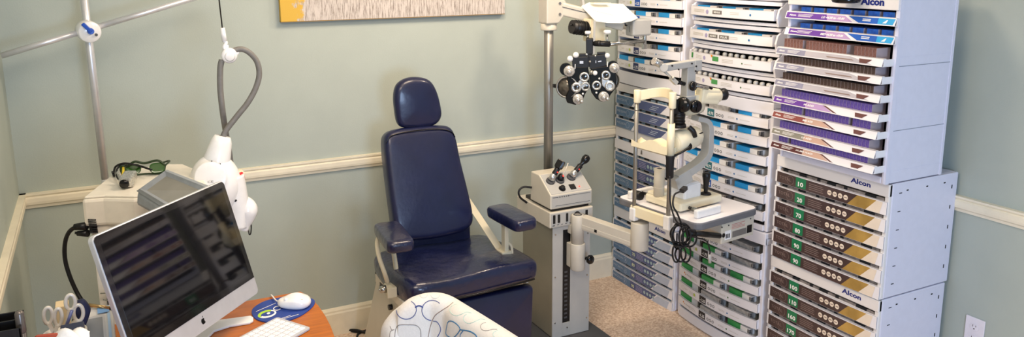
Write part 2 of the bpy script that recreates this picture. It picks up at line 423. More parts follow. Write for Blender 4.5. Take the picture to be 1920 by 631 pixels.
def precision_label(tr, F, z0, z1, num, wide=False):
    a, b = z0+.0015, z1-.0028; w = F.w; h = b-a
    if wide:
        obj('label_strip', F.patch(MB(), a, b, .02*w, .29*w, .02*w, .36*w, .0006, 10), L_STEEL, tr)
        obj('label_strip', F.patch(MB(), a, b, .33*w, .74*w, .42*w, .84*w, .0006, 12), L_INDIGO, tr)
        m = MB(); F.text(m, 'PRECISION', .04*w, a+.4*h, .28*h, .16*w, .0012, 0); F.ring(m, .23*w, a+.5*h, .36*h, .0014, .0012)
        obj('word', m, L_PALE, tr)
        m = MB()
        for k in range(3): F.patch(m, a+(.25+.2*k)*h, a+(.32+.2*k)*h, (.58+.02*k)*w, (.68+.02*k)*w, (.58+.02*k)*w, (.68+.02*k)*w, .0012, 5)
        obj('lettering', m, L_PALE, tr)
        return
    obj('label_strip', F.patch(MB(), a, b, .02*w, .345*w, .02*w, .345*w, .0006, 10), L_STEEL, tr)
    obj('label_strip', F.patch(MB(), a, b, .345*w, .68*w, .345*w, .77*w, .0006, 12), L_INDIGO, tr)
    obj('pale_panel', F.patch(MB(), a, b, .70*w, .93*w, .79*w, .96*w, .0006, 8), L_PALE, tr)
    m = MB(); F.text(m, 'PRECISION', .035*w, a+.42*h, .26*h, .17*w, .0012, 0); F.ring(m, .25*w, a+.5*h, .36*h, .0014, .0012); F.text(m, '1', .245*w, a+.33*h, .34*h, .008*w, .0012, 0)
    obj('word', m, L_PALE, tr)
    if num: obj('number', F.text(MB(), num, .365*w, a+.22*h, .45*h, .05*w, .0016), mat('label_pale_green', '#cfd9b8', .4), tr)
    m = MB()
    for k in range(4): F.patch(m, a+(.2+.18*k)*h, a+(.25+.18*k)*h, .44*w, .55*w, .44*w, .55*w, .0010, 6)
    obj('lettering', m, L_LILAC, tr)
    m = MB()
    for k in range(4 if z0 < .42 else 3): F.disc(m, (.585+.047*k)*w, a+.5*h, .22*h, .0010)
    obj('dots', m, L_MINT, tr)

def flat_cabinet(label, yl, yr, z0, z1, xf, xb, header, rows, kind, logo=True, sidemat=SHELLW):
    """stackable cabinet with a header, six flat trays and dark gaps of pack tops above each tray"""
    c = thing('lens_cabinet', label, 'cabinet', ((xf+xb)/2, (yl+yr)/2, z0), 'stacked contact lens cabinets')
    t = .012
    m = MB(); m.box((xf+.02, yr, z0+.001), (xb, yr+t, z1-.001)); m.box((xf+.02, yl-t, z0+.001), (xb, yl, z1-.001))
    m.box((xf+.02, yr+t, z0+.001), (xb, yl-t, z0+.009)); m.box((xf+.02, yr+t, z1-.010), (xb, yl-t, z1-.001)); m.box((xb-.01, yr+t, z0+.009), (xb, yl-t, z1-.01))
    obj('body', m, sidemat, c, bevel=.006)
    m = MB()
    for k in range(6): m.box((xf+.055, yr-.0006, z0+.05+k*(z1-z0-.09)/5), (xf+.070, yr+.001, z0+.053+k*(z1-z0-.09)/5))
    for k in range(5): m.box((xb-.035, yr-.0006, z0+.06+k*(z1-z0-.12)/4), (xb-.030, yr+.001, z0+.074+k*(z1-z0-.12)/4))
    for k in (.12, .5, .85): m.box((xf+.06+k*(xb-xf-.1), yr-.0006, z1-.035), (xf+.07+k*(xb-xf-.1), yr+.001, z1-.030))
    obj('side_vents', m, DARKR, c)
    m = MB(); m.box((xf+.006, yr+.002, z0+.004), (xf+.022, yr+.02, z1-.002)); m.box((xf+.006, yl-.02, z0+.004), (xf+.022, yl-.002, z1-.002)); m.box((xf+.004, yr+.002, z1-header), (xf+.022, yl-.002, z1-.002))
    obj('front_frame', m, CAB, c, bevel=.004)
    obj('recess_shade', MB().box((xf+.034, yr+t, z0+.009), (xf+.036, yl-t, z1-header)), DARKR, c)  # thin dark sheet, the shade behind the trays put in as colour
    F = Face(xf, yl-.004, yr+.004, .006)
    if logo:
        obj('logo', Face(xf+.004, yl, yr, 0).text(MB(), 'Alcon', .70*F.w, z1-header+.020+(header-.052)/2, .019, .165*F.w, .0008, .035), L_ALCON, c)
    n = len(rows); pitch = (z1-z0-header)/n
    # packs row showing in the slot above each tray
    for i, num in enumerate(rows):
        top = z1-header-i*pitch-.016; bot = top-pitch*.76
        pk = MB(); dk = MB(); w = F.w
        gt = pitch*.24; pk.box((xf+.010, yr+.024, top-.02), (xf+.032, yl-.024, top+gt*.62))
        comb = [(yl-.025, top-.018), (yl-.025, top-.016)]
        for u, ln in ((.03, .05), (.19, .07), (.36, .03), (.45, .08), (.60, .03), (.78, .09)):
            h_ = top+gt*(.64 if ln > .04 else .75); comb += [(yl-.02-u*w, top-.016), (yl-.02-u*w, h_), (yl-.02-(u+ln)*w, h_), (yl-.02-(u+ln)*w, top-.016)]
        comb += [(yr+.025, top-.016), (yr+.025, top-.018)]
        dk.prism(comb, lambda a_, b_, c_: (c_, a_, b_), xf+.0092, xf+.0335)
        pkx = obj('pack_row', pk, PACK if kind == 'total' else PACKB, c)
        obj('pack_seam', dk, DARKR, pkx)
        tr = tray_front(c, F, bot, top)
        if kind == 'total': total_label(tr, F, bot, top, num)
        elif kind == 'wide': precision_label(tr, F, bot, top, num, True)
        elif num != 'blank': precision_label(tr, F, bot, top, num)
        else: obj('emblem', F.patch(MB(), bot+.012, bot+.034, .46*F.w, .49*F.w, .465*F.w, .485*F.w, .0008, 4), L_GREYBOX, tr)
    return c

XF = 2.42
# narrow stack against the back wall
AYL, AYR = 3.482, 2.952
flat_cabinet('white cabinet of blue-labelled trays numbered 70 to 90, standing on the carpet', AYL, AYR, .002, .413, XF, 2.80, .058, ['', '', '70', '80', '90', '90'], 'precision')
flat_cabinet('cabinet of blue-labelled trays numbered 11, 16 and 17 with a blank top tray', AYL, AYR, .415, .850, XF, 2.80, .052, ['blank', '11', '16', '17', '', ''], 'precision', logo=False)
flat_cabinet('low white cabinet of three unnumbered trays with blue and indigo arrow labels', AYL, AYR, .852, 1.084, XF, 2.80, .045, ['', '', ''], 'wide', logo=False)
# right-hand stack
CYL, CYR = 2.335, 1.803
def ztr(*ys): return [at('X', XF, x, y).z for x, y in ys]
flat_cabinet('white cabinet with brown trays numbered 10, 20, 70, 80, 90 and 90', CYL, CYR, .507, .938, XF, 2.80, .050, ['10', '20', '70', '80', '90', '90'], 'total')
flat_cabinet('white cabinet with brown-labelled trays numbered 100, 110, 160 and 170', CYL, CYR, .076, .505, XF, 2.79, .048, ['100', '110', '160', '170', '180', '190'], 'total')
pl = MB().box((XF+.03, CYR+.02, 0), (2.78, CYL-.02, .075)); tag(obj('cabinet_plinth', pl, SHELLW, bevel=.004), 'plain white plinth under the lowest brown-tray cabinet', 'plinth')

# ---- curved-drawer cabinets
def lens_carton(colm, seed=0):
    """one lens carton, 0.125 wide, built once; front faces -X, origin at its bottom front left"""
    pass
CART = {}
BLUEB = mat('carton_blue', '#2a9fe2', .35, var=.06, scale=20); GREENB = mat('carton_green', '#46a058', .4, var=.08, scale=20)
CARTW = mat('carton_white', '#f2efec', .4, var=.03, scale=20); CARTD = mat('carton_dark_end', '#3b3a3c', .5, scale=90, col2='#9a9794')
GREYCART = mat('carton_silver_grey', '#b9b7b3', .45, scale=60, col2='#9a9794')
def carton(kind, label, loc, group, w=.135, h=.054):
    key = kind
    if key not in CART:
        t = thing('lens_carton', label, 'box', loc, group); ORI[t.name] = V((0, 0, 0))
        o0 = V((0, 0, 0))
        m = MB().box((0, -w, 0), (.17, 0, h)); obj('carton_body', m, CARTW if kind != 'grey' else GREYCART, t, bevel=.001)
        if kind != 'grey':
            cm = BLUEB if kind == 'blue' else GREENB
            obj('colour_panel', MB().box((-.0008, -w*.60, .0012), (.15, -.0012, h+.0008)), cm, t)
            m = MB(); m.add([(-.0012, -.006, .006), (-.0012, -.050, .006), (-.0012, -.050, .0095), (-.0012, -.006, .0095)], [(0, 1, 2, 3)])
            obj('lettering', m, L_PALE, t)
        obj('end_print', MB().box((-.0010, -w-.0006, .002), (.020, -w+.010, h-.002)), CARTD, t)
        CART[key] = t
        return t
    s = CART[key]; r = s.copy(); COL.objects.link(r); r.location = loc; r['label'] = label; r['group'] = group
    for ch in s.children:
        q = ch.copy(); COL.objects.link(q); q.parent = r
    return r

def bow_label(tr, F, a, b, num, colm, style):
    w = F.w; h = b-a
    def line(mb, u0, u1, k, t=.045, o=.0008): F.patch(mb, a+k*h, a+(k+t)*h, u0*w, u1*w, u0*w, u1*w, o, 4)
    m = MB()
    for k in (.30, .45, .58): line(m, .19, .30-.02*(k > .5), k)
    for k in (.36, .50): line(m, .60, .67, k)
    line(m, .73, .83, .42)
    obj('lettering', m, L_PRINTL, tr)
    m = MB()
    if style == 'green':
        F.disc(m, .10*w, a+.60*h, .11*h, .0010); F.disc(m, .118*w, a+.45*h, .08*h, .0010); obj('printed_flower', m, L_ORG, tr)
        m = MB(); F.text(m, 'MyDay', .14*w, a+.36*h, .24*h, .07*w, .001, 0); obj('word', m, L_PRINT, tr)
    else:
        F.ring(m, .08*w, a+.5*h, .28*h, .0012, .0010); F.text(m, 'light', .11*w, a+.38*h, .26*h, .05*w, .001, 0); obj('word', m, L_PRINTL, tr)
        if style == 'lime':
            m = MB(); F.disc(m, .27*w, a+.5*h, .20*h, .0010); obj('printed_drop', m, L_LIME, tr)
    obj('number_patch', F.patch(MB(), a+.10*h, b-.06*h, .345*w, .435*w, .345*w, .435*w, .0010, 4), colm, tr)
    obj('number', F.text(MB(), num, .355*w, a+.25*h, .36*h, .070*w, .0016), L_WHITE, tr)
    m = MB()
    for k in range(3): F.ring(m, (.468+.034*k)*w, a+.42*h, .17*h, .0022, .0010)
    obj('printed_rings', m, L_BLACK, tr)
    obj('printed_dot', F.disc(MB(), .70*w, a+.46*h, .10*h, .0012), L_DGREEN if style == 'green' else L_DOT, tr)

def bow_cabinet(label, yl, yr, z0, z1, bottoms, nums, colms, style, place, kinds, dh=.041):
    xf, xb = XF, 2.80
    c = thing('curved_drawer_cabinet', label, 'cabinet', ((xf+xb)/2, (yl+yr)/2, z0), 'stacked contact lens cabinets')
    t = .018
    m = MB(); m.box((xf+.012, yr, z0+.001), (xb, yr+t, z1-.055)); m.box((xf+.012, yl-t, z0+.001), (xb, yl, z1-.055)); m.box((xb-.012, yr+t, z0+.001), (xb, yl-t, z1-.055))
    obj('body', m, WHITE, c, bevel=.004)
    m = MB(); FT = Face(xf+.004, yl+.004, yr-.004, .018)
    FT.shell(m, 0, FT.w, z1-.055, z1-.001, .012)
    m.box((xf+.012, yr-.004, z1-.030), (xb, yl+.004, z1-.001)); m.box((xf+.004, yr-.004, z1-.055), (xb, yr+.014, z1-.02)); m.box((xf+.004, yl-.014, z1-.055), (xb, yl+.004, z1-.02))
    obj('top_cap', m, WHITE, c, bevel=.004)
    m = MB(); FB = Face(xf+.006, yl-t, yr+t, .020); FB.shell(m, 0, FB.w, z0+.002, bottoms[-1]-.018, .012); obj('base_panel', m, WHITE, c, bevel=.002)
    obj('recess_shade', MB().box((xf+.20, yr+t, z0+.002), (xf+.202, yl-t, z1-.055)), DARKR, c)
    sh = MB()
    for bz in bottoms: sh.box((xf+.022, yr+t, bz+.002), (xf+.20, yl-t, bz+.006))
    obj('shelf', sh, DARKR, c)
    F = Face(xf, yl-t+.002, yr+t-.002, .026)
    for i, bz in enumerate(bottoms):
        m = MB(); F.shell(m, 0, F.w, bz, bz+dh, .004, 24); F.shell(m, 0, F.w, bz, bz+.003, .03, 24); F.shell(m, 0, F.w, bz+dh-.003, bz+dh, .009, 24)
        for u, sg in ((0, -1), (F.w, 1)):
            p = F(u, bz); m.hexa([(p.x, p.y, bz), (p.x+.06, p.y, bz), (p.x+.06, p.y+sg*.004, bz), (p.x, p.y+sg*.004, bz), (p.x, p.y, bz+dh), (p.x+.06, p.y, bz+dh+.018), (p.x+.06, p.y+sg*.004, bz+dh+.018), (p.x, p.y+sg*.004, bz+dh)])
        tr = obj('drawer', m, WHITE2, c, bevel=.0010)
        bow_label(tr, F, bz+.001, bz+dh-.001, nums[i], colms[i], style if style != 'mix' else ('lime' if i in (0, 1, 4) else 'green'))
        ks = kinds[i]; n = len(ks)
        for j, k in enumerate(ks):
            if k == '-': continue
            y = yl-t-.008-j*((yl-yr-2*t-.012)/3)
            col = {'blue': 'blue-and-white', 'green': 'green-and-white', 'grey': 'silver-grey'}[k]
            carton(k, '%s carton, %s in the %s drawer down, %s' % (col, ('leftmost', 'middle', 'rightmost')[j], ORD[i], place),
                   (max(F(yl-t-y, bz).x, F(yl-t-y+.135, bz).x)+.0065+random.uniform(0, .003), y, bz+.0065), 'lens cartons in the curved drawers', w=.135)
    return c
B3 = 'blue'
bow_cabinet('tall curved-drawer cabinet with navy and blue number labels behind the phoropter', AYL+.004, AYR-.006, 1.086, 1.665,
            [1.565, 1.486, 1.405, 1.327, 1.249, 1.170], ['-1.25', '-1.25', '-1.50', '-1.75', '-1.75', '-1.75'], [L_BLUE, L_BLUE, L_BLUE, L_NAVY, L_NAVY, L_NAVY], 'lime', 'top cabinet by the back wall',
            [['blue']*3, ['blue', 'blue', 'blue'], ['blue', 'blue', 'blue'], ['grey', 'grey', 'blue'], ['grey', 'grey', 'blue'], ['blue', 'blue', '-']])
BYL, BYR = 2.926, 2.372
bow_cabinet('curved-drawer cabinet with teal -0.75 labels and bright blue cartons, middle of the central stack', BYL, BYR, .587, 1.140,
            [1.029, .951, .870, .788, .708, .632], ['-0.75', '-0.75', '-0.75', '-0.75', '-1.25', '-1.25'], [L_TEAL]*4+[L_BLUE]*2, 'plain', 'cabinet behind the slit lamp',
            [['grey', 'grey', 'blue'], ['grey', 'blue', 'blue'], ['grey', 'blue', 'blue'], ['blue', 'blue', 'blue'], ['blue', 'blue', 'blue'], ['blue', 'grey', 'grey']])
bow_cabinet('curved-drawer cabinet with black number labels and green cartons, standing on the carpet', BYL, BYR, .002, .585,
            [.446, .371, .297, .219, .144, .069], ['-1.75', '-1.75', '-0.75', '-0.75', '-1.25', '-1.25'], [L_BLACK]*6, 'mix', 'curved cabinet on the carpet',
            [['green', 'grey', 'grey'], ['green', 'green', 'grey'], ['green', 'green', 'green'], ['green', 'green', 'green'], ['green', 'grey', 'grey'], ['green', 'grey', 'green']])

# ---- four stackable tilt bins above the middle stack
VIALB = mat('vial_glass', '#b9bcbb', .12, var=.2, scale=40, coat=.8); VIALC = mat('vial_cap', '#c4c3bf', .35, .1, var=.15, scale=80); VIALD = mat('vial_dark', '#4a4c4e', .3)
vials = []
def vial(loc, dark, label, group):
    if not vials:
        t = thing('lens_vial', label, 'vial', loc, group); ORI[t.name] = V((0, 0, 0))
        obj('bottle', MB().lathe([(.0, 0), (.0105, 0), (.0115, .002), (.0115, .024), (.008, .030), (.008, .033)], (0, 0, 0)), VIALB, t)
        obj('cap', MB().lathe([(.0095, .031), (.0105, .033), (.0105, .043), (.0085, .0465), (.004, .0485), (0, .049)], (0, 0, 0), n=20), VIALC, t)
        vials.append(t); return t
    s = vials[0]; r = s.copy(); COL.objects.link(r); r.location = loc; r['label'] = label; r['group'] = group
    for ch in s.children: q = ch.copy(); COL.objects.link(q); q.parent = r
    return r
bz0 = [1.142, 1.2425, 1.343, 1.446]
bl = ['white tilt bin of silver vials, lowest of the tilt bins', 'white tilt bin of silver vials, second of the tilt bins from below',
      'white tilt bin of blue cartons labelled HIGH MINUS and PLUS', 'white tilt bin of blue cartons labelled MINUS, topmost bin']
for i, z in enumerate(bz0):
    c = thing('storage_bin', bl[i], 'bin', ((XF+2.8)/2, 2.64, z), 'stackable tilt bins')
    yl, yr, xf, xb, zt = 2.895, 2.368, XF-.005, 2.79, z+.0985
    m = MB(); t = .010
    prof = [(xf+.012, z), (xb, z), (xb, zt), (xf+.05, zt), (xf+.012, zt-.03), (xf+.003, z+.035)]
    for a, b in ((yl-t, yl), (yr, yr+t)): m.prism(prof, lambda u, v, w: (u, w, v), a, b)
    m.box((xf+.03, yr+t, zt-.007), (xb, yl-t, zt)); m.box((xb-.01, yr+t, z), (xb, yl-t, zt)); m.box((xf+.03, yr+t, z), (xb, yl-t, z+.004))
    FH = Face(xf+.022, yl, yr, .022); FH.shell(m, 0, FH.w, zt-.016, zt, .010)
    FL = Face(xf+.016, yl-.012, yr+.012, .024); FL.shell(m, 0, FL.w, z+.001, z+.014, .012)
    obj('bin_shell', m, WHITE, c, bevel=.003)
    dz = z+.024; dh = .040; F = Face(xf-.002, yl-.006, yr+.016, .026)
    m = MB(); F.shell(m, 0, F.w, dz, dz+dh, .004, 24); F.shell(m, 0, F.w, dz, dz+.003, .03, 24); F.shell(m, 0, F.w, dz+dh-.003, dz+dh, .010, 24)
    m.box((xf, yr+.016, dz), (xf+.09, yr+.021, dz+dh+.006)); m.box((xf, yl-.011, dz), (xf+.09, yl-.006, dz+dh+.006)); m.box((xf+.02, yr+.016, dz), (xf+.2, yl-.006, dz+.003))
    tr = obj('drawer', m, WHITE2, c, bevel=.0012)
    obj('recess_shade', MB().box((xf+.15, yr+t, z+.005), (xf+.152, yl-t, zt-.008)), DARKR, c)
    a = dz; w = F.w; h = dh
    if i < 2:
        m = MB(); F.patch(m, a+.35*h, a+.85*h, .365*w, .445*w, .365*w, .445*w, .0010, 4); obj('green_label', m, mat('label_leaf', '#4f9a55', .4), tr)
        m = MB(); F.patch(m, a+.72*h, a+.98*h, .35*w, .36*w, .34*w, .37*w, .0014, 3); obj('printed_flag', m, L_ORG, tr)
        m = MB(); F.patch(m, a+.30*h, a+.88*h, .045*w, .07*w, .045*w, .075*w, .0010, 3); obj('edge_mark', m, mat('label_leaf2', '#3a8c3f', .4), tr)
        m = MB(); F.disc(m, .25*w, a+.52*h, .22*h, .0010); obj('printed_crest', m, L_LILAC, tr)
        m = MB(); [F.patch(m, a+k*h, a+(k+.05)*h, u0*w, u1*w, u0*w, u1*w, .0008, 4) for k in (.35, .5, .65) for u0, u1 in ((.12, .21), (.49, .62))]; F.patch(m, a+.45*h, a+.5*h, .74*w, .82*w, .74*w, .82*w, .0008, 4)
        obj('lettering', m, L_PRINTL, tr)
        obj('printed_dot', F.disc(MB(), .72*w, a+.5*h, .09*h, .0012), L_DGREEN, tr)
        for k in range(13):
            y = yl-.032-k*.0365-(.012 if k > 4 else 0)-(.010 if k > 8 else 0)
            if y < yr+.035: continue
            vial((xf+.012+.0*k, y, dz+.0035+.0), 0, 'small round-capped lens vial standing in the %s vial bin' % ('lower' if i == 0 else 'upper'), 'vials in the %s bin' % ('lower' if i == 0 else 'upper'))
    else:
        m = MB(); F.text(m, 'PROPRIETARY', .06*w, a+.38*h, .26*h, .17*w, .001, 0) if False else [F.patch(m, a+k*h, a+(k+.06)*h, .06*w, .22*w, .06*w, .22*w, .0008, 6) for k in (.40, .52, .64)]
        [F.patch(m, a+k*h, a+(k+.05)*h, .56*w, .66*w, .56*w, .66*w, .0008, 4) for k in (.40, .58)]
        obj('lettering', m, L_PRINTL, tr)
        m = MB(); F.disc(m, .265*w, a+.5*h, .24*h, .0010); obj('printed_drop', m, L_LILAC, tr)
        for u, s_, ww in (((.34, 'MINUS', .12),) if i == 3 else ((.30, 'HIGH MINUS', .12), (.44, 'PLUS', .12))):
            obj('word_patch', F.patch(MB(), a+.32*h, a+.72*h, u*w, (u+ww)*w, u*w, (u+ww)*w, .0010, 4), L_GREYBOX, tr)
            obj('word', F.text(MB(), s_, (u+.02)*w, a+.42*h, .20*h, (ww-.04)*w, .0016), L_WHITE, tr)
        obj('printed_dot', F.disc(MB(), .78*w, a+.48*h, .12*h, .0012), L_DOT, tr)
        for j in range(3):
            carton('blue', 'blue-and-white carton, %s in the tilt bin labelled %s' % (('leftmost', 'middle', 'rightmost')[j], 'MINUS' if i == 3 else 'HIGH MINUS'), (xf+.028, yl-.018-j*.162, dz+.0055), 'lens cartons in the tilt bins').scale = (1, 1, .70)
c = thing('storage_bin', 'uppermost white tilt bin, mostly above the picture', 'bin', ((XF+2.8)/2, 2.64, 1.548), 'stackable tilt bins')
m = MB(); prof = [(XF+.010, 1.548), (2.79, 1.548), (2.79, 1.64), (XF+.05, 1.64), (XF+.003, 1.58)]
m.prism(prof, lambda u, v, w: (u, w, v), 2.368, 2.895); obj('bin_shell', m, WHITE, c, bevel=.004)

# ---- shelf unit with pulled-out sloping trays on top of the right stack
UY0, UY1, UX, UXB = 1.806, 2.292, 2.395, 2.70
uz0, uz1 = .940, 1.60
u_ = thing('display_cabinet', 'tall white display cabinet of nine sloping shelves packed with small purple, brown and blue boxes', 'cabinet', ((UX+UXB)/2, (UY0+UY1)/2, uz0))
m = MB(); t = .014
for a, b in ((UY0, UY0+t), (UY1-t, UY1)): m.box((UX, a, uz0), (UXB, b, uz1))
m.box((UX, UY0+t, uz0), (UXB, UY1-t, uz0+.025)); m.box((UXB-.01, UY0+t, uz0), (UXB, UY1-t, uz1)); m.box((UX, UY0+t, uz1-.01), (UXB, UY1-t, uz1))
obj('body', m, SHELLW, u_, bevel=.004)
m = MB()
for z in (1.128, 1.352): m.box((UX+.02, UY0-.0007, z), (UXB-.002, UY0+.001, z+.0022))
obj('panel_seam', m, mat('seam_grey', '#8f95a5', .6), u_)
m = MB()
for z in (1.165, 1.385, .985): m.box((UX+.02, UY0-.0005, z), (UXB-.006, UY0+.001, z+.0012))
m.box((UX+.002, UY0-.002, uz0), (UX+.02, UY0+.001, uz1)); m.box((UXB-.012, UY0-.002, uz0), (UXB, UY0+.001, uz1))
obj('panel_rib', m, SHELLW, u_)
m = MB(); m.box((UX-.006, UY0, 1.542), (UX+.02, UY1, 1.606)); obj('header', m, CAB, u_, bevel=.003)
m = MB(); FHd = Face(UX-.006, UY1, UY0, 0); FHd.text(m, 'Alcon', .335, 1.555, .026, .095, .0012, .045); obj('logo', m, L_ALCON, u_)
obj('recess_shade', MB().box((UX+.13, UY0+t, uz0+.02), (UX+.132, UY1-t, uz1-.01)), DARKR, u_)
L_PURP = mat('strip_purple', '#6a3f9e', .3); L_PURPL = mat('strip_light_purple', '#b89ac9', .3); L_DBLUE = mat('strip_blue', '#1c5fc0', .3); L_SLATE = mat('strip_slate', '#8e8fa6', .3, var=.05); L_GRYP = mat('strip_grey_lilac', '#b7b4bc', .3)
L_MAROON = mat('strip_maroon', '#8d4f4a', .3); L_OLIVE = mat('strip_grey_olive', '#8c8a80', .3); L_DBRN = mat('strip_dark_brown', '#5b3434', .3); L_TAN = mat('strip_tan', '#c9a898', .3); L_OFFW = mat('strip_offwhite', '#e8e0dc', .3); L_CHOC = mat('strip_choc', '#6b4744', .3)
SB = {}
def small_box(kind, loc, label, group, w, h, dp=.07):
    if kind not in SB:
        t = thing('lens_box', label, 'box', loc, group); ORI[t.name] = V((0, 0, 0))
        cm = {'purple': mat('box_purple', '#57409a', .35, scale=160, col2='#8470bb'), 'brown': mat('box_brown', '#8c655e', .4, scale=170, col2='#5a3d39'), 'dark': mat('box_dark_brown', '#5e4b46', .4, scale=170, col2='#38291f'), 'blue': mat('box_blue', '#1f57c0', .3, scale=60, col2='#2f77dd')}[kind]
        obj('box_face', MB().box((0, -w+.0010, 0), (dp, 0, h)), cm, t, bevel=.0006)
        obj('box_edge', MB().box((.0006, -w+.0002, .0004), (dp, -w+.0012, h-.0004)), mat('box_edge_pale', '#b7a9ac', .5), t)
        SB[kind] = t; return t
    s = SB[kind]; r = s.copy(); COL.objects.link(r); r.location = loc; r['label'] = label; r['group'] = group
    for ch in s.children: q = ch.copy(); COL.objects.link(q); q.parent = r
    return r
stops = [21, 51.3, 88, 117, 148, 180, 208.5, 239.8, 265.5]
sx = [1491, 1489, 1469, 1467, 1466, 1465, 1463, 1462, 1460]
names = ['LO +6.00 to -10.00', 'MED +6.00 to -10.00', '', '', '', 'HI ADD', 'MED ADD', 'LO ADD', 'LO, MED, HI ADD']
colsL = [L_PURP, L_PURP, L_SLATE, L_SLATE, L_SLATE, L_PURP, L_MAROON, L_OLIVE, L_DBRN]
for i in range(9):
    top2 = i < 2
    xf = UX-.010 if top2 else UX-.052
    zt = at('X', xf, sx[i], stops[i]).z; zb = zt-(.028 if top2 else .027)
    tilt = -.35
    F = Face(xf, UY1-.002 if top2 else UY1-.006, UY0+.000 if top2 else UY0+.004, 0, tilt=.35, z0=zt)
    # label face leans: bottom edge further out
    m = MB(); F.shell(m, 0, F.w, zb, zt, .003, 4)
    m.box((xf, F.yr, zb-.001), (UX+.001, F.yl, zb+.002)); m.box((UX-.002, UY0+.0145, zb-.001), (UX+.12, UY1-.0145, zb+.002))
    hs = .020
    m.box((xf+.002, F.yr, zb), (UX, F.yr+.003, zt-.003)); m.box((xf+.002, F.yl-.003, zb), (UX, F.yl, zt-.003))
    F.shell(m, 0, F.w, zt-.003, zt, .014, 4)
    tr = obj('shelf_tray', m, WHITE2, u_, bevel=.0008)
    w = F.w; a = zb+.004; b = zt-.004; h = b-a
    if top2:
        off = .01 if i == 0 else .045
        obj('label_strip', F.patch(MB(), a, b, off*w, .62*w, off*w, .54*w, .0008, 4), L_PURP, tr)
        obj('label_fade', F.patch(MB(), a, b, .42*w, .65*w, .40*w, .57*w, .0010, 4), L_PURPL, tr)
        obj('label_blue', F.patch(MB(), a, b, .70*w, .86*w, .60*w, .86*w, .0008, 4), L_DBLUE, tr)
        obj('label_sky', F.patch(MB(), a, b, .86*w, .985*w, .86*w, .995*w, .0008, 4), L_SKY, tr)
        obj('words', F.text(MB(), names[i], .36*w, a+.28*h, .42*h, .21*w, .0014, .04, shear=.25), L_WHITE, tr)
        m = MB(); F.text(m, 'Alcon', .035*w+off*w*.5, a+.36*h, .32*h, .07*w, .0014, .04)
        for k in (.3, .5, .7): F.patch(m, a+k*h, a+(k+.07)*h, .13*w, (.24+.05*k)*w, .13*w, (.24+.05*k)*w, .0014, 2)
        for k in (.35, .6): F.patch(m, a+k*h, a+(k+.14)*h, .73*w, .80*w, .73*w, .80*w, .0014, 2)
        F.patch(m, a+.2*h, a+.75*h, .90*w, .93*w, .93*w, .94*w, .0014, 2)
        obj('lettering', m, L_WHITE, tr)
    else:
        g = i < 5
        obj('label_strip', F.patch(MB(), a, b, .006*w, (.30 if g else .34)*w, .006*w, (.30 if g else .34)*w, .0008, 4), colsL[i], tr)
        if g:
            obj('label_fade', F.patch(MB(), a, b, .30*w, .92*w, .30*w, .72*w, .0008, 4), L_GRYP, tr)
            obj('label_stripe', F.patch(MB(), a+.30*h, a+.52*h, .52*w, .76*w, .50*w, .74*w, .0012, 4), L_TAUPE, tr)
        else:
            obj('label_fade', F.patch(MB(), a, b, .34*w, .60*w, .34*w, .50*w, .0008, 4), L_TAN if i != 5 else L_PURPL, tr)
            obj('label_stripe', F.patch(MB(), a, b, .615*w, .645*w, .50*w, .53*w, .0012, 4), L_CHOC, tr)
        obj('label_arrow', F.patch(MB(), a+.10*h, a+.82*h, .81*w, .87*w, .80*w, .91*w, .0012, 4), L_CHOC, tr)
        m = MB(); F.text(m, 'Alcon', .03*w, a+.36*h, .34*h, .06*w, .0014, .04)
        for k in (.3, .5, .7): F.patch(m, a+k*h, a+(k+.07)*h, .12*w, (.20+.06*k)*w, .12*w, (.20+.06*k)*w, .0014, 2)
        if names[i]: F.text(m, names[i], (.32 if len(names[i]) < 9 else .27)*w, a+.34*h, .36*h, (.10 if len(names[i]) < 9 else .17)*w, .0014, .04, shear=.2)
        obj('lettering', m, L_WHITE, tr)
    # boxes
    kind = 'blue' if top2 else ('brown' if i == 2 else 'dark' if i < 5 else 'purple')
    row = ORD[i]
    if top2:
        for k in range(7):
            small_box('blue', (UX+.020, UY1-.045-k*.0605, zb+.003), 'blue lens box, %s from the left on the %s shelf of the display cabinet' % (ORD[k], ('top' if i == 0 else 'second')), 'blue boxes on the top shelves', .048, .041)
    else:
        gaps = {2: (6, 19, 20), 3: (), 4: (), 5: (), 6: (7, 21), 7: (), 8: (3,)}[i]
        for k in range(27):
            if k in gaps: continue
            y = UY1-.022-k*.0152-(k//3)*.0006
            if i == 2: lift = .012; x = UX-.034
            else: lift = 0; x = UX-.032
            small_box(kind, (x, y, zb+.003), 'narrow %s lens box in the packed row on the %s shelf down' % ({'brown': 'brown', 'dark': 'dark brown', 'purple': 'purple'}[kind], row), '%s boxes on the %s shelf' % (kind, row), .0150, {'brown': .055, 'dark': .048, 'purple': .050}[kind])
# black rounded gadget hooked over the header
hb = at('X', UX-.02, 1598, 2)
q = thing('clip_gadget', 'black oval gadget hooked over the top edge of the display cabinet beside its lettering', 'gadget', (UX-.02, hb.y, 1.560))
k = MB(); k.lathe([(0, 0), (.030, .001), (.044, .004), (.048, .010), (.046, .020), (.036, .036), (.018, .046), (0, .048)], (UX-.052, hb.y, 1.560), n=36); obj('housing', k, BLACKG, q)
k = MB(); k.box((UX-.03, hb.y-.012, 1.6062), (UX+.03, hb.y+.012, 1.612)); obj('hook', k, BLACK, q)

# ------------------------------------------------------------------ exam chair (faces -Y)
ch = thing('exam_chair', 'navy vinyl examination chair with headrest and padded armrests', 'chair', (1.24, 3.05, 0))
